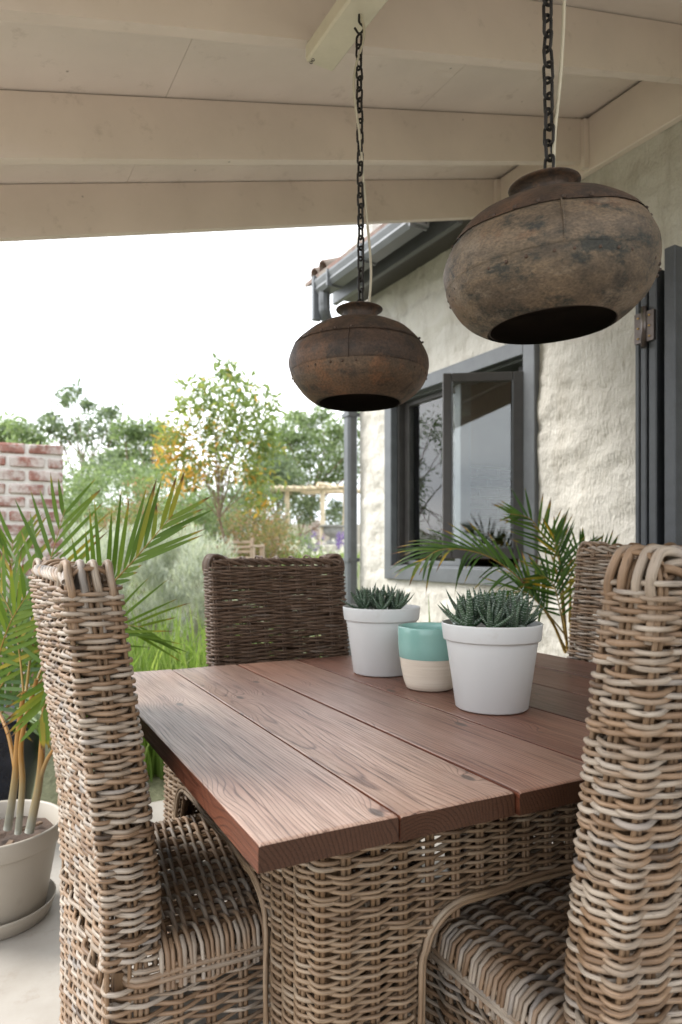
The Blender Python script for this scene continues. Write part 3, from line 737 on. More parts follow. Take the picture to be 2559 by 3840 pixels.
    for k, (zz, oo) in enumerate(((SEATZ-.040, .011), (SEATZ-.050, .0125), (SEATZ-.030, .004))):
        a = Loop(rrect(-CWH-oo, CWH+oo, CY0+.03, CY1+oo, .035).tolist()+[], True)
        S = np.linspace(0, a.len, 120, endpoint=False); p = a.at(S)
        MB().tube(np.column_stack([p, zz+.003*np.sin(S*13+k)]), .0052, 7, True).build('border_strand', WICK, seat_frame)
    # ---- seat
    a = rrect(-CWH+.025, CWH-.025, .02, CY1-.03, .03)
    seat = MB().tube(np.column_stack([a, np.full(len(a), SEATZ-.03)]), .011, 8, True).build('seat', STAKE, root)
    ribs = np.linspace(-CWH+.03, CWH-.03, 10)
    for x in ribs:
        for d in (-.005, .005):
            MB().tube([(x+d, .0, SEATZ-.003), (x+d, .2, SEATZ), (x+d, CY1-.02, SEATZ-.002), (x+d, CY1+.004, SEATZ-.02), (x+d, CY1+.006, SEATZ-.06)], .0046, 6, up=(1,0,0)).build('stake', STAKE, seat)
    y = .006; row = 0
    while y < CY1-.004:
        X = []; Z = []
        for i in range(len(ribs)-1):
            t = np.linspace(0, 1, 6, endpoint=False); X.append(ribs[i]+(ribs[i+1]-ribs[i])*t); Z.append(SEATZ-.001+.0092*((-1)**(i+row))*np.cos(math.pi*t))
        X.append([ribs[-1]]); Z.append([SEATZ-.001+.0092*((-1)**(9+row))])
        X = np.concatenate(X); Z = np.concatenate(Z)
        e = rng.uniform(-.006, .006)
        lt = [(-CWH-.010, y+e, SEATZ-.068), (-CWH-.011, y+e*.7, SEATZ-.035), (-CWH-.004, y+e*.4, SEATZ-.008), (-CWH+.014, y, SEATZ+.004)]
        P = np.array(lt+[(a, y+.0016*math.sin(a*20+row), b) for a, b in zip(X, Z)]+[(-a, b, c) for a, b, c in lt[::-1]])
        MB().tube(P, .0043*(1+rng.normal(0,.09)), 7, up=(0,1,0)).build('strand', WICK, seat)
        y += .0100; row += 1
    return root
chair0 = make_chair()
def place_chair(ch_, v, u, rot, label, zs=1.0, ws=1.0):
    ch_.matrix_world = TMAT @ Matrix.Translation((v, u, 0)) @ Matrix.Rotation(R(rot), 4, 'Z') @ Matrix.Diagonal((ws, 1, zs, 1))
    return tag(ch_, label, 'chair', 'wicker chairs around the table')
place_chair(chair0, -.046, .675, -88, 'pale high-backed wicker chair beside the potted palm, seen from its side', .992)
c2 = copy_tree(chair0); place_chair(c2, .715, -.085, 0, 'wicker chair with its back to the viewer at the near table edge', 1.012)
c3 = copy_tree(chair0); place_chair(c3, .645, 1.43, 180, 'dark brown wicker chair across the table in front of the garden', .995, .93)
c4 = copy_tree(chair0); place_chair(c4, 1.515, .705, 90, 'wicker chair half hidden on the house side, before the folding doors', 1.035)
def reskin(o, mp_):
    """darker, browner cane for one chair, its backlit shade put into the colour"""
    if o.type == 'MESH':
        for sl2 in o.material_slots:
            if sl2.material in mp_: sl2.link = 'OBJECT'; sl2.material = mp_[sl2.material] if sl2.material in mp_ else sl2.material
    for c_ in o.children: reskin(c_, mp_)
def reskin2(o):
    if o.type == 'MESH':
        for sl2 in o.material_slots: sl2.link = 'OBJECT'; sl2.material = DARKW
    for c_ in o.children: reskin2(c_)
reskin2(c3)

# ------------------------------------------------------------------ table
table = thing('dining_table', 'square plank-topped wooden table on a woven rattan base', 'table', matrix=TMAT)
NP = 7; pw = TW/NP; TH = .036
for k in range(NP):
    g = .0017; w = pw/2-g; ny = 26
    mb = MB(); V = []; F = []
    # cross-section with eased edges, swept along the plank with slightly uneven edges
    sec = [(-w, -TH), (w, -TH), (w, -.0035), (w-.0012, -.0010), (w-.004, 0), (0, .0006), (-w+.004, 0), (-w+.0012, -.0010), (-w, -.0035)]
    m_ = len(sec); yy = np.concatenate([[0, .002, .006], np.linspace(.03, TL-.03, ny), [TL-.006, TL-.002, TL]])
    dl = rng.uniform(-.004, .004)
    for iy, y in enumerate(yy):
        ez = -.0022 if iy in (0, len(yy)-1) else (-.0006 if iy in (1, len(yy)-2) else 0)
        wl = .0011*mnoise.noise(Vector((k*7.0, y*6, 0))); wr = .0011*mnoise.noise(Vector((k*7.0+3, y*6, 0)))
        for (sx, sz) in sec: V.append((sx+(wl if sx < 0 else wr), y+dl, sz+(ez if sz > -.01 else 0)))
    n_ = len(yy)
    for i in range(n_-1):
        for j in range(m_): F.append((i*m_+j, i*m_+(j+1) % m_, (i+1)*m_+(j+1) % m_, (i+1)*m_+j))
    F.append(list(range(m_))[::-1]); F.append([(n_-1)*m_+j for j in range(m_)])
    mb.add(V, F)
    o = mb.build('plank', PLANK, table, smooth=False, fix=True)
    wv_ = (.74, .60, .38, .20, .12, .12, .14)[k]; o.color = (wv_, wv_, wv_, 1)      # bleach plus painted sky sheen per board, strongest on the left
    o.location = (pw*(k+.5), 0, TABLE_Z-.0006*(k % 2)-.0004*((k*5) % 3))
# woven base
BX0, BX1, BY0, BY1 = .15, TW-.15, .15, TL-.15
bfr = MB()
for x in (BX0+.05, BX1-.05):
    for y in (BY0+.05, BY1-.05): bfr.tube([(x, y, 0), (x, y, TABLE_Z-TH-.002)], .022, 8, up=(0,1,0))
for x in (BX0+.05, BX1-.05): bfr.box((x-.015, BY0+.05, .68), (x+.015, BY1-.05, .72))
for y in (BY0+.05, BY1-.05): bfr.box((BX0+.05, y-.015, .68), (BX1-.05, y+.015, .72))
base = bfr.build('base', STAKE, table)
lp = Loop(rrect(BX0, BX1, BY0, BY1, .055, 7))
def count_stakes(a, b, sp): return max(2, int(round((b-a)/sp)))
ARX, ARY = (.345, TW-.345), (.34, TL-.34)      # arch openings on the x-running and y-running sides
nx_, ny_ = 22, 20
bxs = np.linspace(BX0, BX1, nx_+1); bys = np.linspace(BY0, BY1, ny_+1)
bp = [(x, BY0) for x in bxs]+[(BX1, y) for y in bys[1:]]+[(x, BY1) for x in bxs[::-1][1:]]+[(BX0, y) for y in bys[::-1][1:-1]]
bst = np.sort([lp.project(p) for p in bp])
ARZ = .535
def arch_half(z, lo, hi, r=.09):
    """how far the opening spans at height z"""
    if z >= ARZ: return None
    d = 0 if z < ARZ-r else r-math.sqrt(max(0, r*r-(z-(ARZ-r))**2))
    fl = .03*(1-z/ARZ)
    return lo+d-fl, hi-d+fl
z = .008; row = 0
while z < TABLE_Z-TH-.004:
    if z >= ARZ:
        P, r = weave_row(lp, bst, row, z, .0080, .0033, K=6, jit=.0022)
        MB().tube(P, r, 7, True).build('strand', BASEW, base)
    else:
        ax = arch_half(z, *ARX); ay = arch_half(z, *ARY)
        P, r = weave_row(lp, bst, row, z, .0080, .0033, K=6, jit=.0022)
        # cut the ring where the openings are
        onx = (P[:,0] > ax[0]) & (P[:,0] < ax[1]) & ((P[:,1] < BY0+.03) | (P[:,1] > BY1-.03))
        ony = (P[:,1] > ay[0]) & (P[:,1] < ay[1]) & ((P[:,0] < BX0+.03) | (P[:,0] > BX1-.03))
        keep = ~(onx | ony); n_ = len(P)
        if keep.all(): MB().tube(P, r, 7, True).build('strand', BASEW, base)
        else:
            k0 = int(np.argmin(keep)); idx = [(k0+i) % n_ for i in range(n_)]; run = []
            far = MB(); nf = 0
            for i in idx+[idx[0]]:
                if keep[i]: run.append(i)
                else:
                    if len(run) > 2:
                        Q = P[run]
                        if Q[:,1].mean() < TL*.5: MB().tube(Q, .0033*rng.uniform(.88,1.12), 7).build('strand', BASEW, base)
                        else: MB().tube(Q, .0044, 5).build('strand', BASEW, base)
                    run = []
    z += .0068; row += 1
for s in bst:
    p = lp.at(np.array([s]))[0]; nrm = lp.nrm(np.array([s]))[0]; t = np.array([-nrm[1], nrm[0]])
    zb = .004
    if (p[1] < BY0+.03 or p[1] > BY1-.03) and ARX[0] < p[0] < ARX[1]: zb = ARZ if ARX[0]+.09 < p[0] < ARX[1]-.09 else ARZ-.035
    if (p[0] < BX0+.03 or p[0] > BX1-.03) and ARY[0] < p[1] < ARY[1]: zb = ARZ if ARY[0]+.09 < p[1] < ARY[1]-.09 else ARZ-.035
    for d in (-.0046, .0046):
        a = p+t*d; MB().tube([(a[0], a[1], zb), (a[0], a[1], (zb+.72)/2), (a[0], a[1], TABLE_Z-TH-.001)], .0043, 6, up=(t[0],t[1],0)).build('stake', STAKE, base)
for (fix, ax, rngv, out) in ((BY0, 'x', ARX, -1), (BY1, 'x', ARX, 1), (BX0, 'y', ARY, -1), (BX1, 'y', ARY, 1)):
    for k in range(3):
        o_ = (.0, .008, .003)[k]; e_ = (.010, .008, -.008)[k]; pts = []
        lo, hi = rngv
        zs_ = list(np.linspace(.005, ARZ-.09, 7))
        L_ = [(lo-.03*(1-zz/ARZ)+o_, zz) for zz in zs_]
        arc = [(lo+.09-.09*math.cos(a)+o_*math.cos(a), ARZ-.09+(.09-o_)*math.sin(a)) for a in np.linspace(.2, math.pi/2, 6)]
        L_ = L_+arc; Rr = [(lo+hi-a, b) for a, b in L_[::-1]]
        mid = [((lo+hi)/2+d, ARZ-o_+.003*math.sin(d*40+k)) for d in (-.22, -.1, .1, .22)]
        for a, b in bez([(a, b) for a, b in L_+mid+Rr], 90):
            e = fix+out*(e_+.003*math.sin(a*25+b*17+k)); pts.append((a, e, b) if ax == 'x' else (e, a, b))
        MB().tube(pts, .0046, 7, up=(0,1,0) if ax == 'x' else (1,0,0)).build('arch_trim', BASEW, base)

# ------------------------------------------------------------------ pots on the table
def lathe_loop(outer, inner): return outer+inner[::-1]
al = MB()
def aloe_leaf_mesh():
    mb = MB(); n = 9; V = []; F = []
    for i in range(n):
        t = i/(n-1); w = .105*(1-t)**.75*(1+.25*t)+.002; th = w*.55; zc = .22*t*t
        V += [(-w, t, zc+th*.35), (0, t, zc-.0+th*.05), (w, t, zc+th*.35), (w*.45, t, zc-th), (-w*.45, t, zc-th)]
    for i in range(n-1):
        for j in range(5): F.append((i*5+j, (i+1)*5+j, (i+1)*5+(j+1) % 5, i*5+(j+1) % 5))
    mb.add(V, F); return mb
aloe_me = None
def rosette(parent, loc, n, L, tilt):
    global aloe_me
    n = int(n*.74); L = L*1.25
    core = MB().lathe([(0,-.02),(.012,-.02),(.014,0),(.008,.012),(0,.016)], 8)
    ro = core.build('rosette', ALOE, parent); ro.location = loc; ro.rotation_euler = tilt
    for k in range(n):
        f = k/(n-1); az = k*2.399963+rng.uniform(-.15,.15); el = R(24+50*f**.9+rng.uniform(-8,8)); l = L*(1.0-.30*f)*rng.uniform(.85, 1.12)
        M = Matrix.Rotation(az, 4, 'Z') @ Matrix.Translation((0, .006*(1-f), .004)) @ Matrix.Rotation(el, 4, 'X') @ Matrix.Diagonal((l*1.35, l, l*1.1, 1))
        if aloe_me is None: o = aloe_leaf_mesh().build('leaf', ALOE, ro, fix=True); aloe_me = o.data
        else: o = link('leaf', aloe_me, ro)
        o.matrix_local = M
def white_pot(loc, label, roses):
    t = thing('potted_succulent', label, 'potted plant', loc)
    out = [(0,0),(.080,0),(.084,.003),(.1065,.158),(.1075,.163)]
    inn = [(0,.165),(.098,.165),(.1095,.196)]
    body = [(0,0.001),(.080,.001),(.0835,.004),(.1060,.160)]
    MB().lathe(body, 64).build('pot', WHITE_POT, t)
    MB().lathe([(.1055,.160),(.1115,.1605),(.1125,.163),(.1165,.196),(.1162,.1985),(.1145,.1995),(.1125,.198),(.107,.165),(.100,.12)], 64).build('rim', WHITE_POT, t)
    MB().lathe([(0,.176),(.05,.178),(.112,.174)], 40).build('soil', SOIL, t)
    for (x, y, n, L, tx, ty) in roses: rosette(t, (x*.9, y*.9, .190), n, L, (tx, ty, rng.uniform(0,6)))
    return t
tz = TABLE_Z+.0008
p1 = PX(1130, 1500, 1.600); p2 = PX(877, 1500, 2.055); p3 = PX(988, 1500, 1.828)
white_pot((p1[0], p1[1], tz), 'large white pot of spiky succulents standing nearest on the table',
    [(0,-.005,26,.088,0,0),(-.062,-.03,22,.076,.2,-.25),(.068,-.02,22,.074,.15,.25),(-.045,.05,20,.072,-.2,-.15),(.045,.055,20,.072,-.2,.15),(-.015,-.068,18,.062,.35,0),(.085,.03,14,.056,0,.4),(-.085,.015,14,.056,0,-.4),(.035,-.07,16,.058,.35,.1)])
white_pot((p2[0], p2[1], tz), 'white pot of spiky succulents farther back, beside the dark chair',
    [(-.01,0,24,.072,0,0),(-.058,-.02,20,.066,.1,-.2),(.045,-.03,20,.062,.2,.15),(.04,.045,18,.06,-.2,.1),(-.04,.05,18,.06,-.2,-.1),(0,-.06,16,.052,.3,0)])
tp = thing('ceramic_pot', 'small two-tone pot, teal glaze above bare cream clay', 'pot', (p3[0], p3[1], tz))
MB().lathe([(0,.001),(.058,.001),(.063,.004),(.069,.02),(.0765,.055),(.0805,.0845)], 56).build('clay_body', CLAY, tp)
MB().lathe([(.0812,.0840),(.0826,.0865),(.0845,.115),(.0855,.145),(.0855,.163),(.0840,.1665),(.0820,.165),(.0805,.155),(.0795,.12),(.074,.06),(.06,.02),(0,.018)], 56).build('glazed_band', TEAL, tp)

# ------------------------------------------------------------------ pendant lamps
prof = [(.24,.44),(.34,.435),(.46,.41),(.58,.368),(.70,.30),(.80,.215),(.87,.137),(.915,.070)], [(.915,.068),(.94,.03),(.99,-.10),(1.0,-.2),(.985,-.30),(.968,-.345)], [(.972,-.34),(.93,-.45),(.86,-.56),(.76,-.66),(.67,-.725),(.605,-.76)]
def link_mesh():
    a = np.linspace(0, 2*math.pi, 20, endpoint=False); r = .0085
    P = [(r*math.cos(t)*1.0, 0, (.0095 if math.sin(t) > 0 else -.0095)+r*math.sin(t)) for t in a]
    return MB().tube(P, .0030, 6, True, up=(0,1,0))
link_me = None
def lamp(loc, label, tilt, mats, ztop, R_=.187, cordside=1, seed=0, hook=True):
    global link_me
    t = thing('pendant_lamp', label, 'lamp', loc)
    rg = np.random.default_rng(seed)
    T = Matrix.Rotation(tilt[0], 4, 'Y') @ Matrix.Rotation(tilt[1], 4, 'X') @ Matrix.Diagonal((1, 1, .955, 1))
    def wob(V):
        W = V.copy()
        for i, p in enumerate(V):
            n = mnoise.noise(Vector((p[0]*9+seed*5, p[1]*9, p[2]*9)))*.006+mnoise.noise(Vector((p[0]*24, p[1]*24+seed, p[2]*24)))*.0018
            rr = math.hypot(p[0], p[1])+1e-6; W[i,0] += p[0]/rr*n; W[i,1] += p[1]/rr*n
        return W
    def dense(pr, n=5):
        pr = np.array(pr)*R_; o = []
        for a, b in zip(pr[:-1], pr[1:]): o += [tuple(a+(b-a)*k/n) for k in range(n)]
        return o+[tuple(pr[-1])]
    off = (.006, .0, .003)
    for nm, pr, mt, ex in zip(('upper_shade', 'middle_shade', 'lower_shade'), prof, mats, (.0022, 0, .0016)):
        pl = bez([(a, b) for a, b in pr], 36); pl = [(a*R_+ex, b*R_) for a, b in pl]
        s_o = MB().lathe(pl, 72, wob=wob).build(nm, mt, t, matrix=T)
        inn = [(a-.006, b) for a, b in pl]
        MB().lathe(inn[::-1], 48).build('lining', INNER, s_o)
        zs_, m = (pr[-1][1]+.03, 26) if nm == 'upper_shade' else ((pr[0][1]-.05, 34) if nm == 'lower_shade' else (0, 0))
        for k in range(m):
            a = 2*math.pi*k/m+rg.uniform(-.04,.04); rr = float(np.interp(-zs_*R_, [-p[1] for p in pl], [p[0] for p in pl]))
            dr = .3 if nm == 'lower_shade' else 1.2
            Mr = Matrix.Rotation(a, 4, 'Z') @ Matrix.Translation((rr+.0012, 0, zs_*R_)) @ Matrix.Rotation(R(105 if nm == 'lower_shade' else 40), 4, 'Y')
            rv = lamp.rivet
            if rv is None:
                ro = MB().lathe([(0,.0016),(.0020,.0013),(.0030,.0004),(.0033,-.003)], 8).build('rivet', RUST, s_o); lamp.rivet = ro.data
            else: ro = link('rivet', rv, s_o)
            ro.matrix_local = Mr
        if nm == 'middle_shade':   # lapped vertical seam
            az = R(-100)
            for dz in (0,):
                sv = [( (a+.0012)*math.cos(az), (a+.0012)*math.sin(az), b) for a, b in pl]
                MB().tube(sv, .0017, 5, up=(math.sin(az), -math.cos(az), 0)).build('seam', mt, s_o)
    nk = [(.235,.42),(.232,.47),(.235,.55),(.25,.60),(.30,.625),(.335,.64),(.338,.648),(.33,.652),(.29,.635),(.24,.61),(.22,.56),(.215,.44)]
    MB().lathe([(a*R_, b*R_) for a, b in nk], 48, wob=lambda V: V).build('collar', RUST if mats[0] is RUST else RUSTB, t, matrix=T)
    bar = MB().tube([T @ Vector((-.225*R_, 0, .60*R_)), T @ Vector((.225*R_, 0, .60*R_))], .004, 6).build('cross_bar', IRON, t)
    top = np.array([0, 0, .62*R_]); L = ztop-loc[2]
    ch = MB().tube(bez([(0,0,L), (.0,0,L-.02), (.012,0,L-.035), (0,0,L-.05), (-.012,0,L-.035)], 20), .0032, 6, up=(0,1,0)).build('chain', IRON, t)
    z = .60*R_+.012; k = 0; drift = 0
    while z < L-.045:
        if link_me is None: o = link_mesh().build('link', IRON, ch); link_me = o.data
        else: o = link('link', link_me, ch)
        o.location = (.004*math.sin(z*3+seed), 0, z); o.rotation_euler = (rg.uniform(-.06,.06), rg.uniform(-.08,.08), R(35)+(math.pi/2 if k % 2 else 0)+rg.uniform(-.2,.2))
        z += .0275; k += 1
    cp = [(.02*cordside, .0, .60*R_), (.026*cordside, 0, .75*R_), (.03*cordside, .004, .12+.62*R_), (.014*cordside, .004, .32+.5*R_), (.003*cordside, -.006, .45+.5*R_), (-.014*cordside, -.004, L*.8), (.012*cordside, -.004, L-.06), (.004*cordside, 0, L)]
    if seed == 2: cp = [(.010, 0, .60*R_), (.012, 0, .2), (.024, .003, .32), (.030, .003, .45), (.027, 0, .6), (.012, 0, .75), (.008, 0, L)]
    MB().tube(bez(cp, 60), .0033, 8, up=(0,1,0)).build('cord', CABLE, t)
    return t
lamp.rivet = None
def on_batten(xv):
    tt = (xv*1.63202-CX)/FPX
    s_ = (HN[0]*bqq-tt*HN[1]*bqq)/(tt*HW[1]-HW[0]); p = HN*bqq+HW*s_; return p
l1 = on_batten(826); l2 = on_batten(1259)
zc1 = CAM_H+(1265-811)*1.63202/FPX*l1[1]; zc2 = CAM_H+(1265-577)*1.63202/FPX*l2[1]
lamp((l1[0], l1[1], zc1), 'smaller-looking plain brown iron pot lamp hanging before the garden', (R(0), R(0)), (RUST, RUST, RUSTB), z0-.002, .180, 1, 1)
lamp((l2[0], l2[1], zc2), 'big patchy tan and grey iron pot lamp hanging before the house', (R(-3.5), R(1.0)), (RUST, PATINA, PATINA), z0-.002, .183, 1, 2)

# ------------------------------------------------------------------ palms
def leaflet_mesh(bend, twist):
    mb = MB(); n = 8; V = []; F = []
    for i in range(n):
        t = i/(n-1); w = .5*min(1, .35+t*3.2)*(1-t**2.6)**.8 if i < n-1 else .01
        z = -bend*t*t; fold = .35*w
        x0 = twist*t*t
        V += [(x0-w, t, z*1.0+fold*.03), (x0, t, z-.0), (x0+w, t, z+fold*.03)]
    for i in range(n-1): F += [(i*3, i*3+1, i*3+4, i*3+3), (i*3+1, i*3+2, i*3+5, i*3+4)]
    mb.add(V, F); return mb
LEAFM = {}
def leaflet(parent, mat, M, kind):
    key = (mat.name, kind)
    if key not in LEAFM:
        o = leaflet_mesh((.10,.26,.5)[kind], (0,.6,-.6)[kind]).build('leaflet', mat, parent); LEAFM[key] = o.data
    else: o = link('leaflet', LEAFM[key], parent)
    o.matrix_local = M
def frond(parent, pts, nrm, n, L, mat, t0=.25, ang=(62, 30), w=.022, droop=.1, rad=.0055, seed=0, broken=.0, stub=None):
    """pts: midrib in world coordinates; nrm: direction the blade faces"""
    rg = np.random.default_rng(seed); P = bez(pts, 40); inv = np.array(parent.matrix_world.translation)
    P = P-inv
    r = np.linspace(rad, rad*.25, len(P))
    fo = MB().tube(P, r, 6, up=tuple(np.asarray(nrm, float)+.001)).build('frond', RACHIS, parent)
    T = np.gradient(P, axis=0); T /= np.linalg.norm(T, axis=1)[:,None]
    nrm = Vector(nrm).normalized()
    for k in range(n):
        f = t0+(1-t0)*(k+.5)/n
        i = f*(len(P)-1); a = int(i); b = min(a+1, len(P)-1); p = P[a]+(P[b]-P[a])*(i-a); tg = Vector(T[a])
        for sd_ in (-1, 1):
            if rg.random() < .05: continue
            side = tg.cross(nrm).normalized()*sd_
            g = (f-t0)/(1-t0); an = R(ang[0]+(ang[1]-ang[0])*g+rg.uniform(-6,6))
            d = (tg*math.cos(an)+side*math.sin(an)+nrm*rg.uniform(-.12,.2)).normalized()
            prof_ = math.sin(math.pi*min(1, .18+.74*g))**.6
            l = L*prof_*rg.uniform(.86,1.08)
            if rg.random() < broken: l *= rg.uniform(.5,.75)
            if stub is not None and sd_ == stub[0] and g < stub[1]: l *= .22
            Yv = d; Zv = (nrm-Yv*nrm.dot(Yv)).normalized()
            if Zv.z < -.2: Zv = -Zv
            Xv = Yv.cross(Zv)
            M = Matrix((Xv*w, Yv*l, Zv*l*droop*4)).transposed().to_4x4()
            M.translation = Vector(p)
            leaflet(fo, mat, M, int(rg.integers(0, 3)) if droop > .15 else (0 if rg.random() < .7 else int(rg.integers(1, 3))))
    return fo
# --- beige pot with cane palm (left)
pc = np.array([-1.075, 2.107, 0.0])
bpot = thing('potted_palm', 'feathery palm with orange canes in a beige plastic pot and saucer', 'potted plant', pc)
MB().lathe([(0,.012),(.145,.012),(.150,.016),(.186,.225),(.187,.232)], 56).build('pot', BEIGE, bpot)
MB().lathe([(.186,.228),(.197,.231),(.199,.236),(.205,.283),(.203,.288),(.198,.289),(.193,.284),(.180,.20)], 56).build('rim', BEIGE, bpot)
MB().lathe([(0,.001),(.155,.001),(.165,.004),(.181,.048),(.1815,.052),(.178,.053),(.163,.012),(0,.010)], 56).build('saucer', BEIGE, bpot)
so = MB(); sv = [(0,0,.235)]
for i in range(24):
    for j in range(1, 7): sv.append((.031*j*math.cos(i*math.pi/12), .031*j*math.sin(i*math.pi/12), .232+rng.uniform(-.008,.012)))
sf = []
for i in range(24):
    i2 = (i+1) % 24; sf.append((0, 1+i*6, 1+i2*6))
    for j in range(5): sf.append((1+i*6+j, 2+i*6+j, 2+i2*6+j, 1+i2*6+j))
so.add(sv, sf).build('soil', SOIL, bpot)
for k in range(9):   # bark chips
    a = rng.uniform(0, 6.28); rr = rng.uniform(.06, .16); l = rng.uniform(.02, .05)
    MB().bevbox((-l, -.009, -.004), (l, .009, .004), .002).build('bark_chip', BARK, bpot, matrix=Matrix.Translation((rr*math.cos(a), rr*math.sin(a), .246)) @ Matrix.Rotation(rng.uniform(0,3), 4, 'Z') @ Matrix.Rotation(rng.uniform(-.5,.5), 4, 'Y'))
def cane(pts, r0, r1, parent, mat=CANE):
    P = bez(pts, 24)-np.array(parent.matrix_world.translation); MB().tube(P, np.linspace(r0, r1, len(P))*.78, 8, up=(0,1,0)).build('cane', mat, parent)
bpy.context.view_layer.update()
for (pts, r0, r1) in (([PX(18,1905,2.08), PX(35,1790,2.06), PX(42,1690,2.06), PX(55,1590,2.05)], .017, .009), ([PX(42,1915,2.04), PX(52,1800,2.03), PX(50,1700,2.03), PX(85,1560,2.02)], .014, .008),
                      ([PX(68,1912,2.02), PX(90,1800,2.02), PX(98,1700,2.02), PX(105,1585,2.05)], .018, .009), ([PX(92,1790,2.02), PX(112,1740,2.0), PX(150,1690,1.98)], .009, .006),
                      ([PX(40,1790,2.06), PX(20,1690,2.12), PX(-10,1620,2.2)], .010, .006), ([PX(-10,1910,2.1), PX(-25,1780,2.1), PX(-20,1650,2.12)], .016, .008)):
    cane(pts, r0, r1, bpot)
UPC = (0, -.94, .34)
frond(bpot, [PX(100,1600,2.05), PX(180,1450,1.95), PX(240,1362,1.9), PX(310,1285,1.88), PX(398,1182,1.87)], (.1,-.98,.2), 16, .26, FROND, .22, (46, 20), .0140, .04, .0045, 3, .10, (1, .62))
frond(bpot, [PX(60,1590,2.05), PX(75,1480,2.15), PX(105,1330,2.25), PX(150,1170,2.35)], (.05,-.95,.3), 14, .32, FROND, .14, (44, 22), .015, .05, .005, 4)
frond(bpot, [PX(90,1570,2.05), PX(170,1490,2.08), PX(250,1440,2.12), PX(330,1440,2.16)], (.1,-.8,.55), 8, .26, FROND, .35, (50, 22), .0105, .10, .004, 5)
frond(bpot, [PX(55,1600,2.05), PX(45,1500,2.1), PX(30,1420,2.15), PX(-10,1340,2.2)], (-.1,-.9,.4), 12, .24, FROND, .2, (52, 25), .013, .1, .004, 7)
frond(bpot, [PX(-20,1650,2.12), PX(-10,1540,2.1), PX(20,1440,2.05), PX(60,1370,2.0)], (.1,-.95,.2), 14, .22, FROND, .2, (55, 25), .014, .1, .004, 8)
frond(bpot, [PX(85,1565,2.03), PX(110,1500,2.1), PX(125,1450,2.2), PX(140,1420,2.3)], (.2,-.9,.3), 10, .16, FROND, .15, (60, 25), .014, .12, .004, 9)
frond(bpot, [PX(100,1600,2.05), PX(120,1560,2.0), PX(110,1600,1.95), PX(90,1660,1.92)], (.2,-.8,.5), 10, .16, FROND, .3, (50, 20), .014, .12, .004, 10)
# --- dark glazed planter with palm behind it
dc = PX(-75, 1800, 2.85); dc[2] = 0
dpot = thing('palm_planter', 'wide dark blue-black glazed planter with dense palm behind the beige pot', 'potted plant', dc)
MB().lathe([(0,.004),(.22,.004),(.235,.02),(.29,.30),(.305,.42),(.318,.435),(.318,.455),(.305,.46),(.285,.445),(.27,.38)], 56).build('planter', NAVY, dpot)
MB().lathe([(0,.41),(.15,.415),(.282,.405)], 32).build('soil', SOIL, dpot)
bpy.context.view_layer.update()
for k, (pts, nr, n, L) in enumerate((
    ([PX(-60,1720,2.85), PX(-20,1540,2.8), PX(20,1380,2.75), PX(30,1240,2.75)], (.1,-.95,.3), 20, .34),
    ([PX(-50,1720,2.85), PX(40,1560,2.8), PX(80,1480,2.75), PX(110,1420,2.75)], (.1,-.9,.4), 14, .24),
    ([PX(-60,1720,2.85), PX(20,1620,2.75), PX(90,1570,2.7), PX(150,1590,2.65)], (.1,-.8,.6), 16, .28),
    ([PX(-60,1720,2.85), PX(-10,1600,2.75), PX(50,1500,2.7), PX(70,1430,2.7)], (-.1,-.9,.3), 18, .30),
    ([PX(-50,1720,2.85), PX(60,1640,2.8), PX(110,1620,2.75), PX(180,1650,2.7)], (.1,-.7,.7), 14, .26))):
    frond(dpot, pts, nr, n, L, FRONDD if k % 2 else FROND, .2, (62, 25), .017, .12, .005, 20+k)
# --- palm by the house wall
wc = PX(1292, 1480, 3.05); wc[2] = 0
wpot = thing('wall_palm', 'dark green palm with yellow leaf stalks growing by the house wall', 'potted plant', wc)
MB().lathe([(0,.004),(.20,.004),(.215,.02),(.25,.44),(.262,.45),(.262,.475),(.25,.48),(.238,.46),(.23,.40)], 40).build('planter', NAVY, wpot)
MB().lathe([(0,.43),(.12,.435),(.236,.425)], 32).build('soil', SOIL, wpot)
bpy.context.view_layer.update()
for pts in ([PX(1300,1500,3.0), PX(1270,1430,2.98), PX(1235,1380,2.95), PX(1200,1340,2.92)], [PX(1305,1500,3.02), PX(1296,1400,3.0), PX(1290,1300,2.98), PX(1275,1230,2.96)], [PX(1312,1500,3.05), PX(1312,1420,3.05), PX(1310,1330,3.05)]):
    cane(pts, .009, .006, wpot, RACHIS)
def wf(*a, **k): return frond(wpot, *a, **k)
wf([PX(1300,1490,3.0), PX(1262,1420,2.97), PX(1210,1345,2.92), PX(1120,1278,2.85), PX(1020,1262,2.75), PX(955,1300,2.68)], (-.25,-.55,.8), 30, .25, FRONDD, .22, (58, 28), .0125, .25, .0045, 31)
wf([PX(1296,1430,3.0), PX(1285,1340,2.98), PX(1262,1262,2.95), PX(1222,1195,2.92), PX(1170,1180,2.88)], (-.3,-.75,.55), 20, .19, FRONDD, .15, (60, 25), .0125, .12, .0045, 32)
wf([PX(1308,1430,3.05), PX(1312,1330,3.05), PX(1325,1285,3.05), PX(1345,1245,3.02)], (.0,-.95,.2), 12, .15, FRONDD, .2, (58, 25), .012, .1, .004, 33)
wf([PX(1300,1460,3.0), PX(1250,1400,2.9), PX(1205,1360,2.85), PX(1160,1370,2.8)], (-.2,-.6,.75), 16, .20, FRONDD, .3, (60, 30), .012, .28, .004, 34)
wf([PX(1310,1430,3.05), PX(1330,1340,3.1), PX(1370,1290,3.1), PX(1410,1260,3.1)], (.1,-.9,.4), 11, .15, FRONDD, .3, (55, 25), .012, .12, .004, 35)
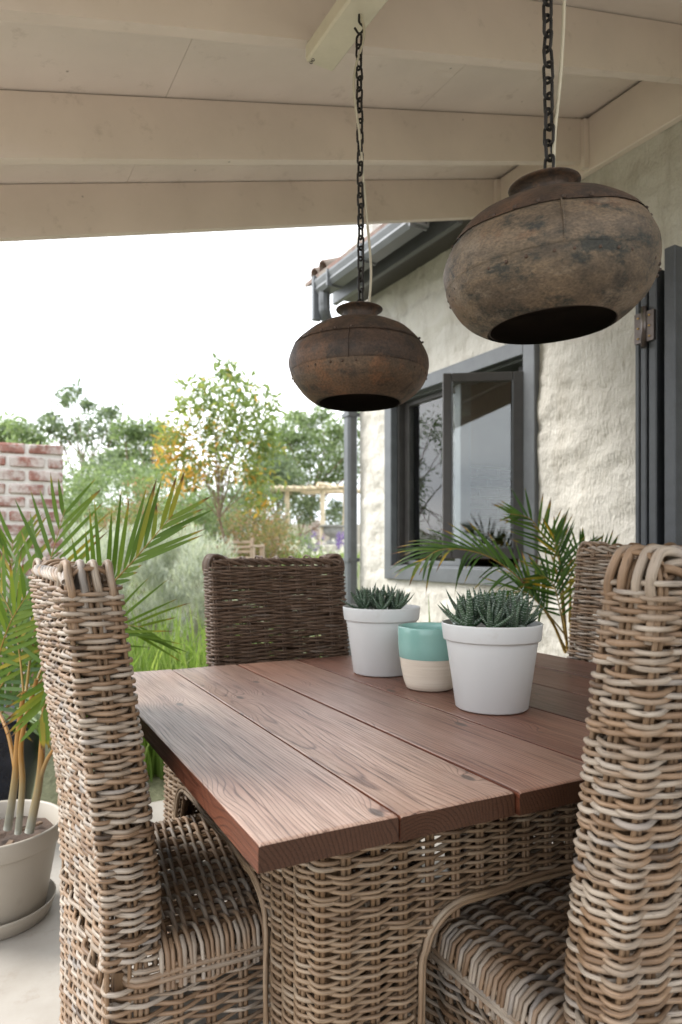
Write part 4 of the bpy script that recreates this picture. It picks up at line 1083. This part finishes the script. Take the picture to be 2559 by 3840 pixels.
wf([PX(1300,1470,3.0), PX(1285,1390,2.95), PX(1270,1340,2.9), PX(1240,1320,2.88)], (-.1,-.9,.4), 14, .17, FRONDD, .2, (60, 30), .012, .15, .004, 36)
wf([PX(1296,1400,3.0), PX(1290,1310,2.97), PX(1278,1265,2.95), PX(1272,1225,2.93)], (.15,-.95,.2), 11, .18, FRONDD, .25, (58, 22), .012, .08, .004, 37)
# woven basket edge beside it: dry stalks lying in the bed
# strap leaves by the wall
def blades(mb, base, n, h, spread, w=.012, bend=.5, seed=0):
    rg = np.random.default_rng(seed)
    for k in range(n):
        a = rg.uniform(0, 6.28); l = h*rg.uniform(.55, 1.08); r0 = spread*math.sqrt(rg.random()); b0 = np.array(base)+np.array([r0*math.cos(rg.uniform(0,6.28)), r0*math.sin(rg.uniform(0,6.28)), 0])
        lean_ = rg.uniform(.05, bend); d = np.array([math.cos(a), math.sin(a), 0]); sd_ = np.array([-math.sin(a), math.cos(a), 0])
        th = rg.uniform(0, 3.14); sd_ = np.array([math.cos(th), math.sin(th), 0]); V = []; ww = w*rg.uniform(.6, 1.2)
        m = 5
        for i in range(m):
            t = i/(m-1); c = b0+d*l*lean_*t**2.2+np.array([0,0,1])*l*(t-.35*lean_*t**3); q = ww*(1-t**2)+.0006
            V += [c-sd_*q, c+sd_*q]
        mb.add(V, [(2*i, 2*i+1, 2*i+3, 2*i+2) for i in range(m-1)], tone=np.full(2*m, rg.uniform(0,1)))
    return mb
def plant(name, label, cat, base, mat, n, h, spread, w=.012, bend=.5, seed=0, group=None):
    o = blades(MB(), (0,0,0), n, h, spread, w, bend, seed).build(name, mat); o.location = tuple(base); return tag(o, label, cat, group)
b = PX(1000, 1400, 3.4); plant('strap_leaf_plant', 'few tall green blades rising behind the white pots at the wall', 'plant', (b[0], b[1], gzp(b)), LEAF_B, 9, 1.05, .10, .014, .3, 41)

# ------------------------------------------------------------------ brick garden wall
bw = thing('brick_wall', 'whitewashed red brick garden wall behind the palms', 'wall', H(0, 4.82, 0), HA)
MB().box((-1.9, .012, -.3), (.594, .215, 1.815)).build('mortar', MORTAR, bw, smooth=False)
bms = []
for v_ in range(4):
    mbx = MB().bevbox((-.103, -.050, -.033), (.103, .052, .033), .009)
    mbx.v[0] += rng.normal(0, .0022, mbx.v[0].shape); bms.append(mbx)
bms = [b_.build('brick', BRICK, bw, smooth=False) for b_ in bms]
hb = MB().bevbox((-.047, -.050, -.033), (.047, .052, .033), .009); hbo = hb.build('brick', BRICK, bw, smooth=False)
cnt = 0
for c_ in range(22):
    z = 1.785-c_*.087; x = .60
    if z < -.1: break
    first_half = c_ % 2 == 1
    if first_half:
        o = hbo if cnt == -1 else link('brick', hbo.data, bw); o.location = (x-.049, .05+rng.uniform(-.004,.004), z); x -= .098+.016
    k = 0
    while x > -1.7:
        o = link('brick', bms[(k+c_*3) % 4].data, bw); o.location = (x-.106, .05+rng.uniform(-.005,.005), z+rng.uniform(-.003,.003)); o.rotation_euler = (0, rng.uniform(-.012,.012), rng.uniform(-.012,.012))
        x -= .212+.016; k += 1
hbo.location = (-1.75, .05, 1.785)
for k, o in enumerate(bms): o.location = (-1.8, .05, 1.70-.087*k)

# ------------------------------------------------------------------ trees, shrubs, garden
def leaves(mb, centers, radii, n, size, aspect=.35, seed=0, tone=None, droop=.3, up=False):
    rg = np.random.default_rng(seed); m = len(centers); C_ = np.asarray(centers); Rr = np.asarray(radii)
    idx = rg.integers(0, m, n)
    d = rg.normal(size=(n,3)); d /= np.linalg.norm(d, axis=1)[:,None]; d *= (rg.random(n)**.45)[:,None]
    c = C_[idx]+d*Rr[idx]
    a = rg.normal(size=(n,3)); a[:,2] -= droop
    if up: a[:,2] = np.abs(a[:,2])*2.5+.6
    a /= np.linalg.norm(a, axis=1)[:,None]
    b = np.cross(a, rg.normal(size=(n,3))); b /= np.linalg.norm(b, axis=1)[:,None]+1e-9
    l = size*rg.uniform(.6, 1.25, n)[:,None]; w = l*aspect
    nn = np.cross(a, b)
    V = np.stack([c, c+a*l*.5+b*w*.5+nn*l*.06, c+a*l, c+a*l*.5-b*w*.5+nn*l*.06], 1).reshape(-1,3)
    F = (np.arange(n)[:,None]*4+np.arange(4)[None]).tolist()
    tn = rg.random(n) if tone is None else np.clip(tone(c, rg), 0, 1)
    mb.add(V, F, tone=np.repeat(tn, 4)); return mb
def branch(mb, a, b, r0, r1, sag=.0, n=6, seed=0):
    rg = np.random.default_rng(seed); a = np.array(a); b = np.array(b); t = np.linspace(0,1,n)[:,None]
    P = a+(b-a)*t+np.sin(t*math.pi)*np.array([rg.uniform(-1,1), rg.uniform(-1,1), .4])*np.linalg.norm(b-a)*.08
    mb.tube(P, np.linspace(r0, r1, n), 6, up=(.3,1,.2)); return P
def tree(name, label, base, top, cl, mat, n, size, trunk_r, aspect=.35, seed=0, tone=None, group=None, cat='tree', fork=.35):
    """cl: list of (centre, radius xyz) clumps in world space"""
    t = thing(name, label, cat, base, 0, group); o = np.array(base, float); rg = np.random.default_rng(seed)
    tb = MB(); tp_ = np.array(top)-o
    P = branch(tb, (0,0,-.1), tp_*fork, trunk_r, trunk_r*.7, seed=seed)
    for k, (c, r) in enumerate(cl):
        c = np.array(c)-o; st_ = P[-1]
        if k % 3 == 0: branch(tb, st_, c, trunk_r*.38, trunk_r*.08, seed=seed+k)
        else: branch(tb, st_+(tp_-st_)*rg.uniform(.1,.5), c, trunk_r*.22, trunk_r*.06, seed=seed+k)
    tb.build('trunk', BARK, t)
    cb = leaves(MB(), [np.array(c)-o for c, r in cl], [r for c, r in cl], n, size, aspect, seed, tone)
    cb.build('crown', mat, t); return t
rt = np.random.default_rng(11)
def clumps(pix, Y, dy=.6, rx=.32, rz=.3, j=.15):
    out = []
    for (x, y) in pix:
        p = PX(x, y, Y+rt.uniform(-dy, dy)); r = rt.uniform(.75, 1.2); out.append((p, (rx*r, rx*r, rz*r)))
    return out
# the young tree with yellowing leaves
Yt = 8.6
b = PX(510, 1300, Yt); b[2] = gzp(b)-.05
px = [(400,985),(430,935),(455,895),(520,850),(505,890),(480,930),(560,900),(600,910),(612,950),(570,960),(530,960),(470,980),(430,1030),(400,1050),(450,1060),(500,1040),(550,1030),(595,1020),(620,1030),(480,1090),(430,1100),(395,1095),(540,1080),(580,1090),(610,1110),(390,1010),(610,990),(500,1000),(545,1000),(590,1150),(515,920)]
def ytone(c, rg):
    h_ = c[:,2]+b[2]
    return rg.normal(.40, .20, len(c))+np.clip((2.75-h_)*.55-.4*c[:,0], -.25, .55)*(rg.random(len(c)) < .55)
tree('young_tree', 'slender young tree with green and orange-yellow leaves in the garden', b, PX(500, 1050, Yt), clumps(px, Yt, .35, .25, .22), LEAF_YG, 3600, .118, .022, .30, 51, ytone, fork=.56)
# trees beyond
def far_tree(label, bx, Y, pix, mat, n, size, seed, rx, rz, name='garden_tree', tr=.12):
    b_ = PX(bx, 1265, Y); b_[2] = 1.0
    tree(name, label, b_, PX(bx, min(p[1] for p in pix)+60, Y), clumps(pix, Y, 1.2, rx, rz), mat, n, size, tr, .4, seed, None, 'trees behind the garden', fork=.4)
far_tree('airy dark tree standing out against the sky above the brick wall', 190, 22, [(120,960),(150,920),(165,900),(200,930),(240,950),(260,945),(210,970),(170,975),(130,985),(235,985),(180,1000),(150,1010),(270,990),(100,975),(205,1015),(255,1010)], LEAF_D, 1900, .20, 61, .42, .30)
far_tree('low pale green tree at the far edge above the brick wall', 20, 24, [(0,985),(25,975),(50,985),(75,1000),(30,1005),(0,1010),(90,1015),(-20,990),(60,1020)], LEAF_G, 2300, .19, 62, .5, .36)
far_tree('broad bright green tree rising behind the log pergola', 715, 24, [(650,985),(680,960),(710,975),(740,955),(770,985),(790,1000),(640,1020),(670,1010),(700,1010),(730,1005),(760,1020),(790,1035),(640,1060),(670,1055),(700,1050),(740,1055),(775,1065),(800,1070),(660,1095),(700,1095),(750,1095),(790,1100),(820,960),(835,1010),(840,1060)], LEAF_G, 8000, .18, 63, .55, .46)
far_tree('dark rounded tree between the young tree and the pergola', 640, 21, [(600,1060),(620,1040),(645,1070),(610,1090),(640,1100),(670,1105),(590,1110),(625,1125),(660,1130)], LEAF_D, 3600, .16, 64, .42, .36)
far_tree('soft green tree filling the gap left of the young tree', 330, 20, [(290,985),(310,1000),(340,1010),(360,1040),(300,1040),(270,1050),(330,1060),(370,1080),(250,1060),(290,1080),(330,1095),(380,1000),(350,985)], LEAF_G, 3800, .17, 65, .45, .36)
far_tree('small grey-green tree under the pergola roof', 690, 23, [(670,1160),(690,1150),(715,1165),(680,1180),(705,1185),(725,1150),(770,1165),(785,1180),(760,1190)], LEAF_D, 1800, .16, 66, .42, .4, tr=.09)
# shrubs
def shrub(label, x, y, Y, rx, rz, mat, n, size, seed, aspect=.35, up=False, name='shrub', group='shrubs in the garden', stems=True, base=None):
    c = PX(x, y, Y); g0 = gzp(c) if base is None else base; o = np.array([c[0], c[1], g0]); t = thing(name, label, 'shrub', o, 0, group)
    rg = np.random.default_rng(seed); top = c[2]-g0; cl = []
    for k in range(16):
        a = rg.uniform(0, 6.28); r = rx*math.sqrt(rg.random()); zz = rg.uniform(.12, 1)*top; s_ = 1-.45*(zz/top)
        cl.append(((r*s_*math.cos(a), r*s_*math.sin(a), zz), (rz, rz, rz)))
    if stems:
        sb = MB()
        for k in range(0, 16, 2): branch(sb, (0,0,-.05), cl[k][0], .012, .004, seed=seed+k, n=5)
        sb.build('stem', TWIG, t)
    leaves(MB(), [c_ for c_, r in cl], [r for c_, r in cl], n, size, aspect, seed, None, 0, up).build('foliage', mat, t); return t
shrub('pale green bushy shrub just beyond the brick wall', 195, 1085, 9.5, .62, .30, LEAF_G, 2600, .075, 71)
shrub('tall loose pinkish shrub behind the palm frond', 330, 1130, 9.0, .75, .30, LEAF_P, 2800, .06, 72)
shrub('light green shrub between the brick wall and young tree', 270, 1100, 11.5, .9, .38, LEAF_G, 2600, .09, 73)
shrub('rounded green shrub under the young tree', 430, 1150, 11.0, .7, .34, LEAF_G, 2600, .08, 74)
shrub('yellowish shrub right of the young tree trunk', 570, 1190, 12.0, .75, .32, LEAF_P, 2800, .07, 75)
shrub('orange-tinged low shrub next to the bench', 615, 1205, 11.0, .5, .26, LEAF_P, 2000, .06, 76)
shrub('dark olive shrub beside the brick wall end', 245, 1170, 8.2, .45, .24, LEAF_P, 1800, .05, 77)
shrub('dark green hedge shrub at the far left behind the brick wall', 90, 1040, 13, 1.3, .5, LEAF_G, 2600, .11, 78)
shrub('blue-green shrub behind the bench', 480, 1195, 13.0, .8, .34, LEAF_D, 2200, .08, 79)
shrub('bright shrub in front of the pergola posts', 655, 1225, 14.5, .8, .3, LEAF_G, 2000, .08, 80)
for k, (x, y, Y, mt, l) in enumerate(((120,1070,16,LEAF_G,'green hedge bush directly above the brick wall corner'), (215,1050,18,LEAF_D,'dark hedge bush between the brick wall and gap'), (290,1075,17,LEAF_G,'light hedge bush left of the yellow leaves'), (365,1085,16,LEAF_G,'hedge bush behind the yellow leaves'), (440,1090,18,LEAF_D,'dark hedge bush behind the young tree trunk'), (510,1100,17,LEAF_G,'hedge bush right behind the young tree trunk'), (575,1095,18,LEAF_D,'hedge bush left of the pergola roof'), (400,1175,14,LEAF_P,'low russet bush left of the bench'), (330,1185,13,LEAF_G,'low green bush behind the lavender'), (180,1150,12,LEAF_G,'low green bush by the brick wall end'))):
    shrub(l, x, y, Y, 1.15, .42, mt, 3400, .11, 150+k, base=1.0)
# twiggy bare brush by the pergola
tw = MB(); b = PX(575, 1250, 13.5); rg = np.random.default_rng(81)
for k in range(150):
    a = np.array([rg.uniform(-.5,.5), rg.uniform(-.4,.4), 0]); d = a*rg.uniform(.8,2.2)+np.array([rg.uniform(-.3,.3), rg.uniform(-.3,.3), rg.uniform(.5,1.05)])
    P = np.linspace(0,1,4)[:,None]*(d-a)[None]*1.0+a; P[:,2] += .05*np.sin(np.linspace(0,3,4)*2+k); tw.tube(P, np.linspace(.009,.003,4), 4, up=(.2,1,.1))
o = tw.build('twiggy_bush', TWIG); o.location = (b[0], b[1], gzp(b)); tag(o, 'leafless pinkish-brown twiggy bush left of the pergola', 'bush')
# silver lavender-like bushes
for k, (x, y, Y, rx, l) in enumerate(((235,1235,6.4,.5,'silver-grey lavender bush behind the pale chair back'), (310,1228,6.8,.5,'silver-grey lavender bush under the sharp palm frond'), (390,1235,7.0,.5,'silver-grey lavender bush right of the palm frond tip'), (450,1275,6.6,.45,'dark-based silver bush left of the dark chair'), (180,1255,5.9,.4,'silver-grey bush at the foot of the brick wall'))):
    shrub(l, x, y, Y, rx, .16, LEAF_S, 5200, .085, 90+k, .11, True, 'lavender_bush', 'silver bushes in the garden bed', False)
# strap-leaf clumps by the patio edge
spots = [(300,1395,4.3),(345,1400,4.6),(385,1405,4.2),(425,1400,4.5),(465,1395,4.1),(500,1385,4.4),(530,1400,4.7),(330,1450,3.8),(400,1455,3.7),(455,1450,3.75),(500,1440,3.8),(370,1640,3.6),(560,1400,4.3),(280,1500,3.7)]
names_ = ['behind the palm frond tip','second from the palm','in the middle of the bed','beside the lawn','at the chair shoulder','tallest, hugging the dark chair','behind the dark chair back','low by the patio edge','in front of the lawn','by the chair leg','under the dark chair shoulder','half hidden under the table edge','behind the dark chair middle','by the planter']
for k, ((x, y, Y), nm) in enumerate(zip(spots, names_)):
    p = PX(x, y, Y); g0 = gzp(p)
    plant('strap_leaf_plant', 'clump of bright green strap leaves '+nm, 'plant', (p[0], p[1], g0-.02), LEAF_B, 60, max(.35, p[2]-g0+.06), .16, .011, .45, 110+k, 'strap-leaf clumps by the patio')
# meadow of lower growth: grass and flowers in front of the pergola
gm = MB(); rg = np.random.default_rng(130)
for k in range(420):
    Y = rg.uniform(4.6, 15); x = rg.uniform(150, 830); p = PX(x, 1300, Y)
    if 5.6 < Y < 9.5 and 380 < x < 560 and rg.random() < .9: continue
    blades(gm, (p[0], p[1], gzp(p)-.02), 7, rg.uniform(.12,.34), .14, .008, .6, 200+k)
o = gm.build('grass', LEAF_B); o['kind'] = 'stuff'; o['label'] = 'long green grass and low growth across the garden'
fl = MB(); fw = MB()
for k in range(60):
    p = PX(rg.uniform(590, 800), 1300, rg.uniform(11, 15)); g0 = gzp(p); h_ = rg.uniform(.12,.38)
    leaves(fw, [(p[0],p[1],g0+h_)], [(.03,.03,.04)], 10, .05, .7, 300+k)
for k in range(46):
    x = rg.choice([rg.uniform(680,745), rg.uniform(775,800)]); p = PX(x, 1250, rg.uniform(15,17.5)); g0 = gzp(p); h_ = rg.uniform(.2,.5)
    leaves(fl, [(p[0],p[1],g0+h_)], [(.03,.03,.16)], 26, .05, .5, 400+k)
o = fl.build('purple_flowers', PURPLE); o['kind'] = 'stuff'; o['label'] = 'purple flower spikes before the pergola wall'
o = fw.build('white_flowers', WFLOWER); o['kind'] = 'stuff'; o['label'] = 'white flower heads in the grass before the pergola'

# ------------------------------------------------------------------ pergola, terrace, urn, bench
YP = 20.0
def pole(name, a, b, r, parent, mat=POLE):
    a = np.array(a); b = np.array(b); t = np.linspace(0,1,6)[:,None]; P = a+(b-a)*t+rng.normal(0, r*.12, (6,3)); up = (.2,1,.1) if abs((b-a)[2]) > .5*np.linalg.norm(b-a) else (0,0,1)
    return MB().tube(P, r*rng.uniform(.92,1.08,6), 8, up=up).build(name, mat, parent)
tz1 = CAM_H+(2064-2044)/FPX*YP
ter = MB(); p0 = PX(520, 1265, 18.4); p1_ = PX(860, 1265, 18.2)
tag(MB().bevbox((p0[0], 18.2, .6), (p1_[0]+2, 27, tz1), .03).build('terrace_wall', PALE, smooth=False), 'low pale terrace wall carrying the log pergola', 'wall')
pg = thing('pergola', 'log pergola of peeled poles on the low terrace', 'pergola', (0, 0, 0))
def pp(x, y, Y): return PX(x, y, Y)
zt = pp(660, 1123, YP)[2]
for (x, Y, yt) in ((660, 19.4, 1126), (742, 19.0, 1118), (793, 20.2, 1122), (607, 21.5, 1128), (812, 19.0, 1118)):
    t_ = pp(x, yt, Y); pole('post', (t_[0], Y, tz1-.02), t_, .068, pg)
pole('beam', pp(578, 1125, 19.2), pp(790, 1120, 18.9), .075, pg); pole('beam', pp(600, 1131, 21.6), pp(830, 1130, 21.4), .06, pg)
pole('beam', pp(730, 1112, 18.8), pp(830, 1128, 19.5), .06, pg)
for k in range(13):
    x = 590+k*17; pole('rafter_pole', pp(x, 1118-(k % 2), 18.7), pp(x+14, 1123, 22.2), .045, pg)
ur = PX(766, 1250, 19.0); urn = thing('stone_urn', 'grey stone urn under the pergola', 'urn', (ur[0], 19.0, tz1))
MB().lathe([(0,0),(.24,0),(.25,.05),(.2,.10),(.11,.14),(.09,.2),(.11,.23)], 24).build('foot', STONE, urn)
MB().lathe([(.11,.23),(.2,.26),(.28,.34),(.29,.42),(.26,.48)], 24).build('bowl', STONE, urn)
MB().lathe([(.26,.478),(.38,.50),(.39,.53),(.36,.54),(.25,.46)], 24).build('lip', STONE, urn)
gp = thing('brick_pillar', 'whitewashed brick gate pillar seen through the pergola', 'pillar', (PX(724,1240,24)[0], 24, tz1))
MB().box((-.17,-.17,-.1), (.17,.17,.92)).build('mortar', MORTAR, gp, smooth=False)
for c_ in range(9):
    for k in range(2):
        if c_ == 0 and k == 0: ob = MB().bevbox((-.082,-.02,-.034),(.082,.02,.034),.006).build('brick', BRICK, gp, smooth=False); o = ob
        else: o = link('brick', ob.data, gp)
        o.location = (-.087+.174*k, -.165, .06+c_*.098)
tag(MB().bevbox((PX(640,1240,25)[0], 25, 1.0), (PX(880,1240,25)[0], 25.2, CAM_H+(2064-1965)/FPX*25), .02).build('boundary_wall', PALE, smooth=False), 'plain pale boundary wall behind the pergola', 'wall')
YB = 10.2
bc = PX(528, 1283, YB); bz = gzp(bc)
bn = thing('garden_bench', 'weathered wooden slatted garden bench beyond the dark chair', 'bench', (bc[0], YB, bz), R(-12))
bs = MB; hw = .36; k_ = CAM_H-(1283*1.63202-HY)/FPX*YB-bz
sh = max(.2, k_)
for x in (-hw, hw):
    MB().bevbox((x-.03,-.03,0),(x+.03,.03,sh+.16),.004).build('leg', BENCHM, bn, smooth=False)
    MB().bevbox((x-.03,.42,0),(x+.03,.48,sh+.20),.004).build('leg', BENCHM, bn, smooth=False)
    MB().bevbox((x-.035,-.05,sh+.161),(x+.035,.47,sh+.19),.004).build('armrest', BENCHM, bn, smooth=False)
for k in range(4): MB().bevbox((-hw,-.02+k*.115,sh-.02),(hw,.08+k*.115,sh+.005),.004).build('seat_slat', BENCHM, bn, smooth=False)
MB().bevbox((-hw-.02,-.034,sh-.09),(hw+.02,-.031,sh-.021),.001).build('apron', BENCHM, bn, smooth=False)
for k in range(3): MB().bevbox((-.17,.445,sh+.07+k*.075),(.17,.465,sh+.11+k*.075),.004).build('back_slat', BENCHM, bn, smooth=False)
for x in (-.19, .19): MB().bevbox((x-.022,.44,sh),(x+.022,.47,sh+.30),.004).build('back_post', BENCHM, bn, smooth=False)

ot = (-5.5, 7.9, gz(-5.5, 7.9))
rt = np.random.default_rng(19); cl_ = [((ot[0]+rt.uniform(-.9,.9), ot[1]+rt.uniform(-.9,.9), rt.uniform(1.0,3.5)), (.3,.3,.28)) for k in range(34)]
tree('olive_tree', 'narrow-leaved tree mirrored in the window pane', ot, (ot[0], ot[1], 3.2), cl_, LEAF_D, 2600, .11, .05, .25, 57, None, fork=.3)
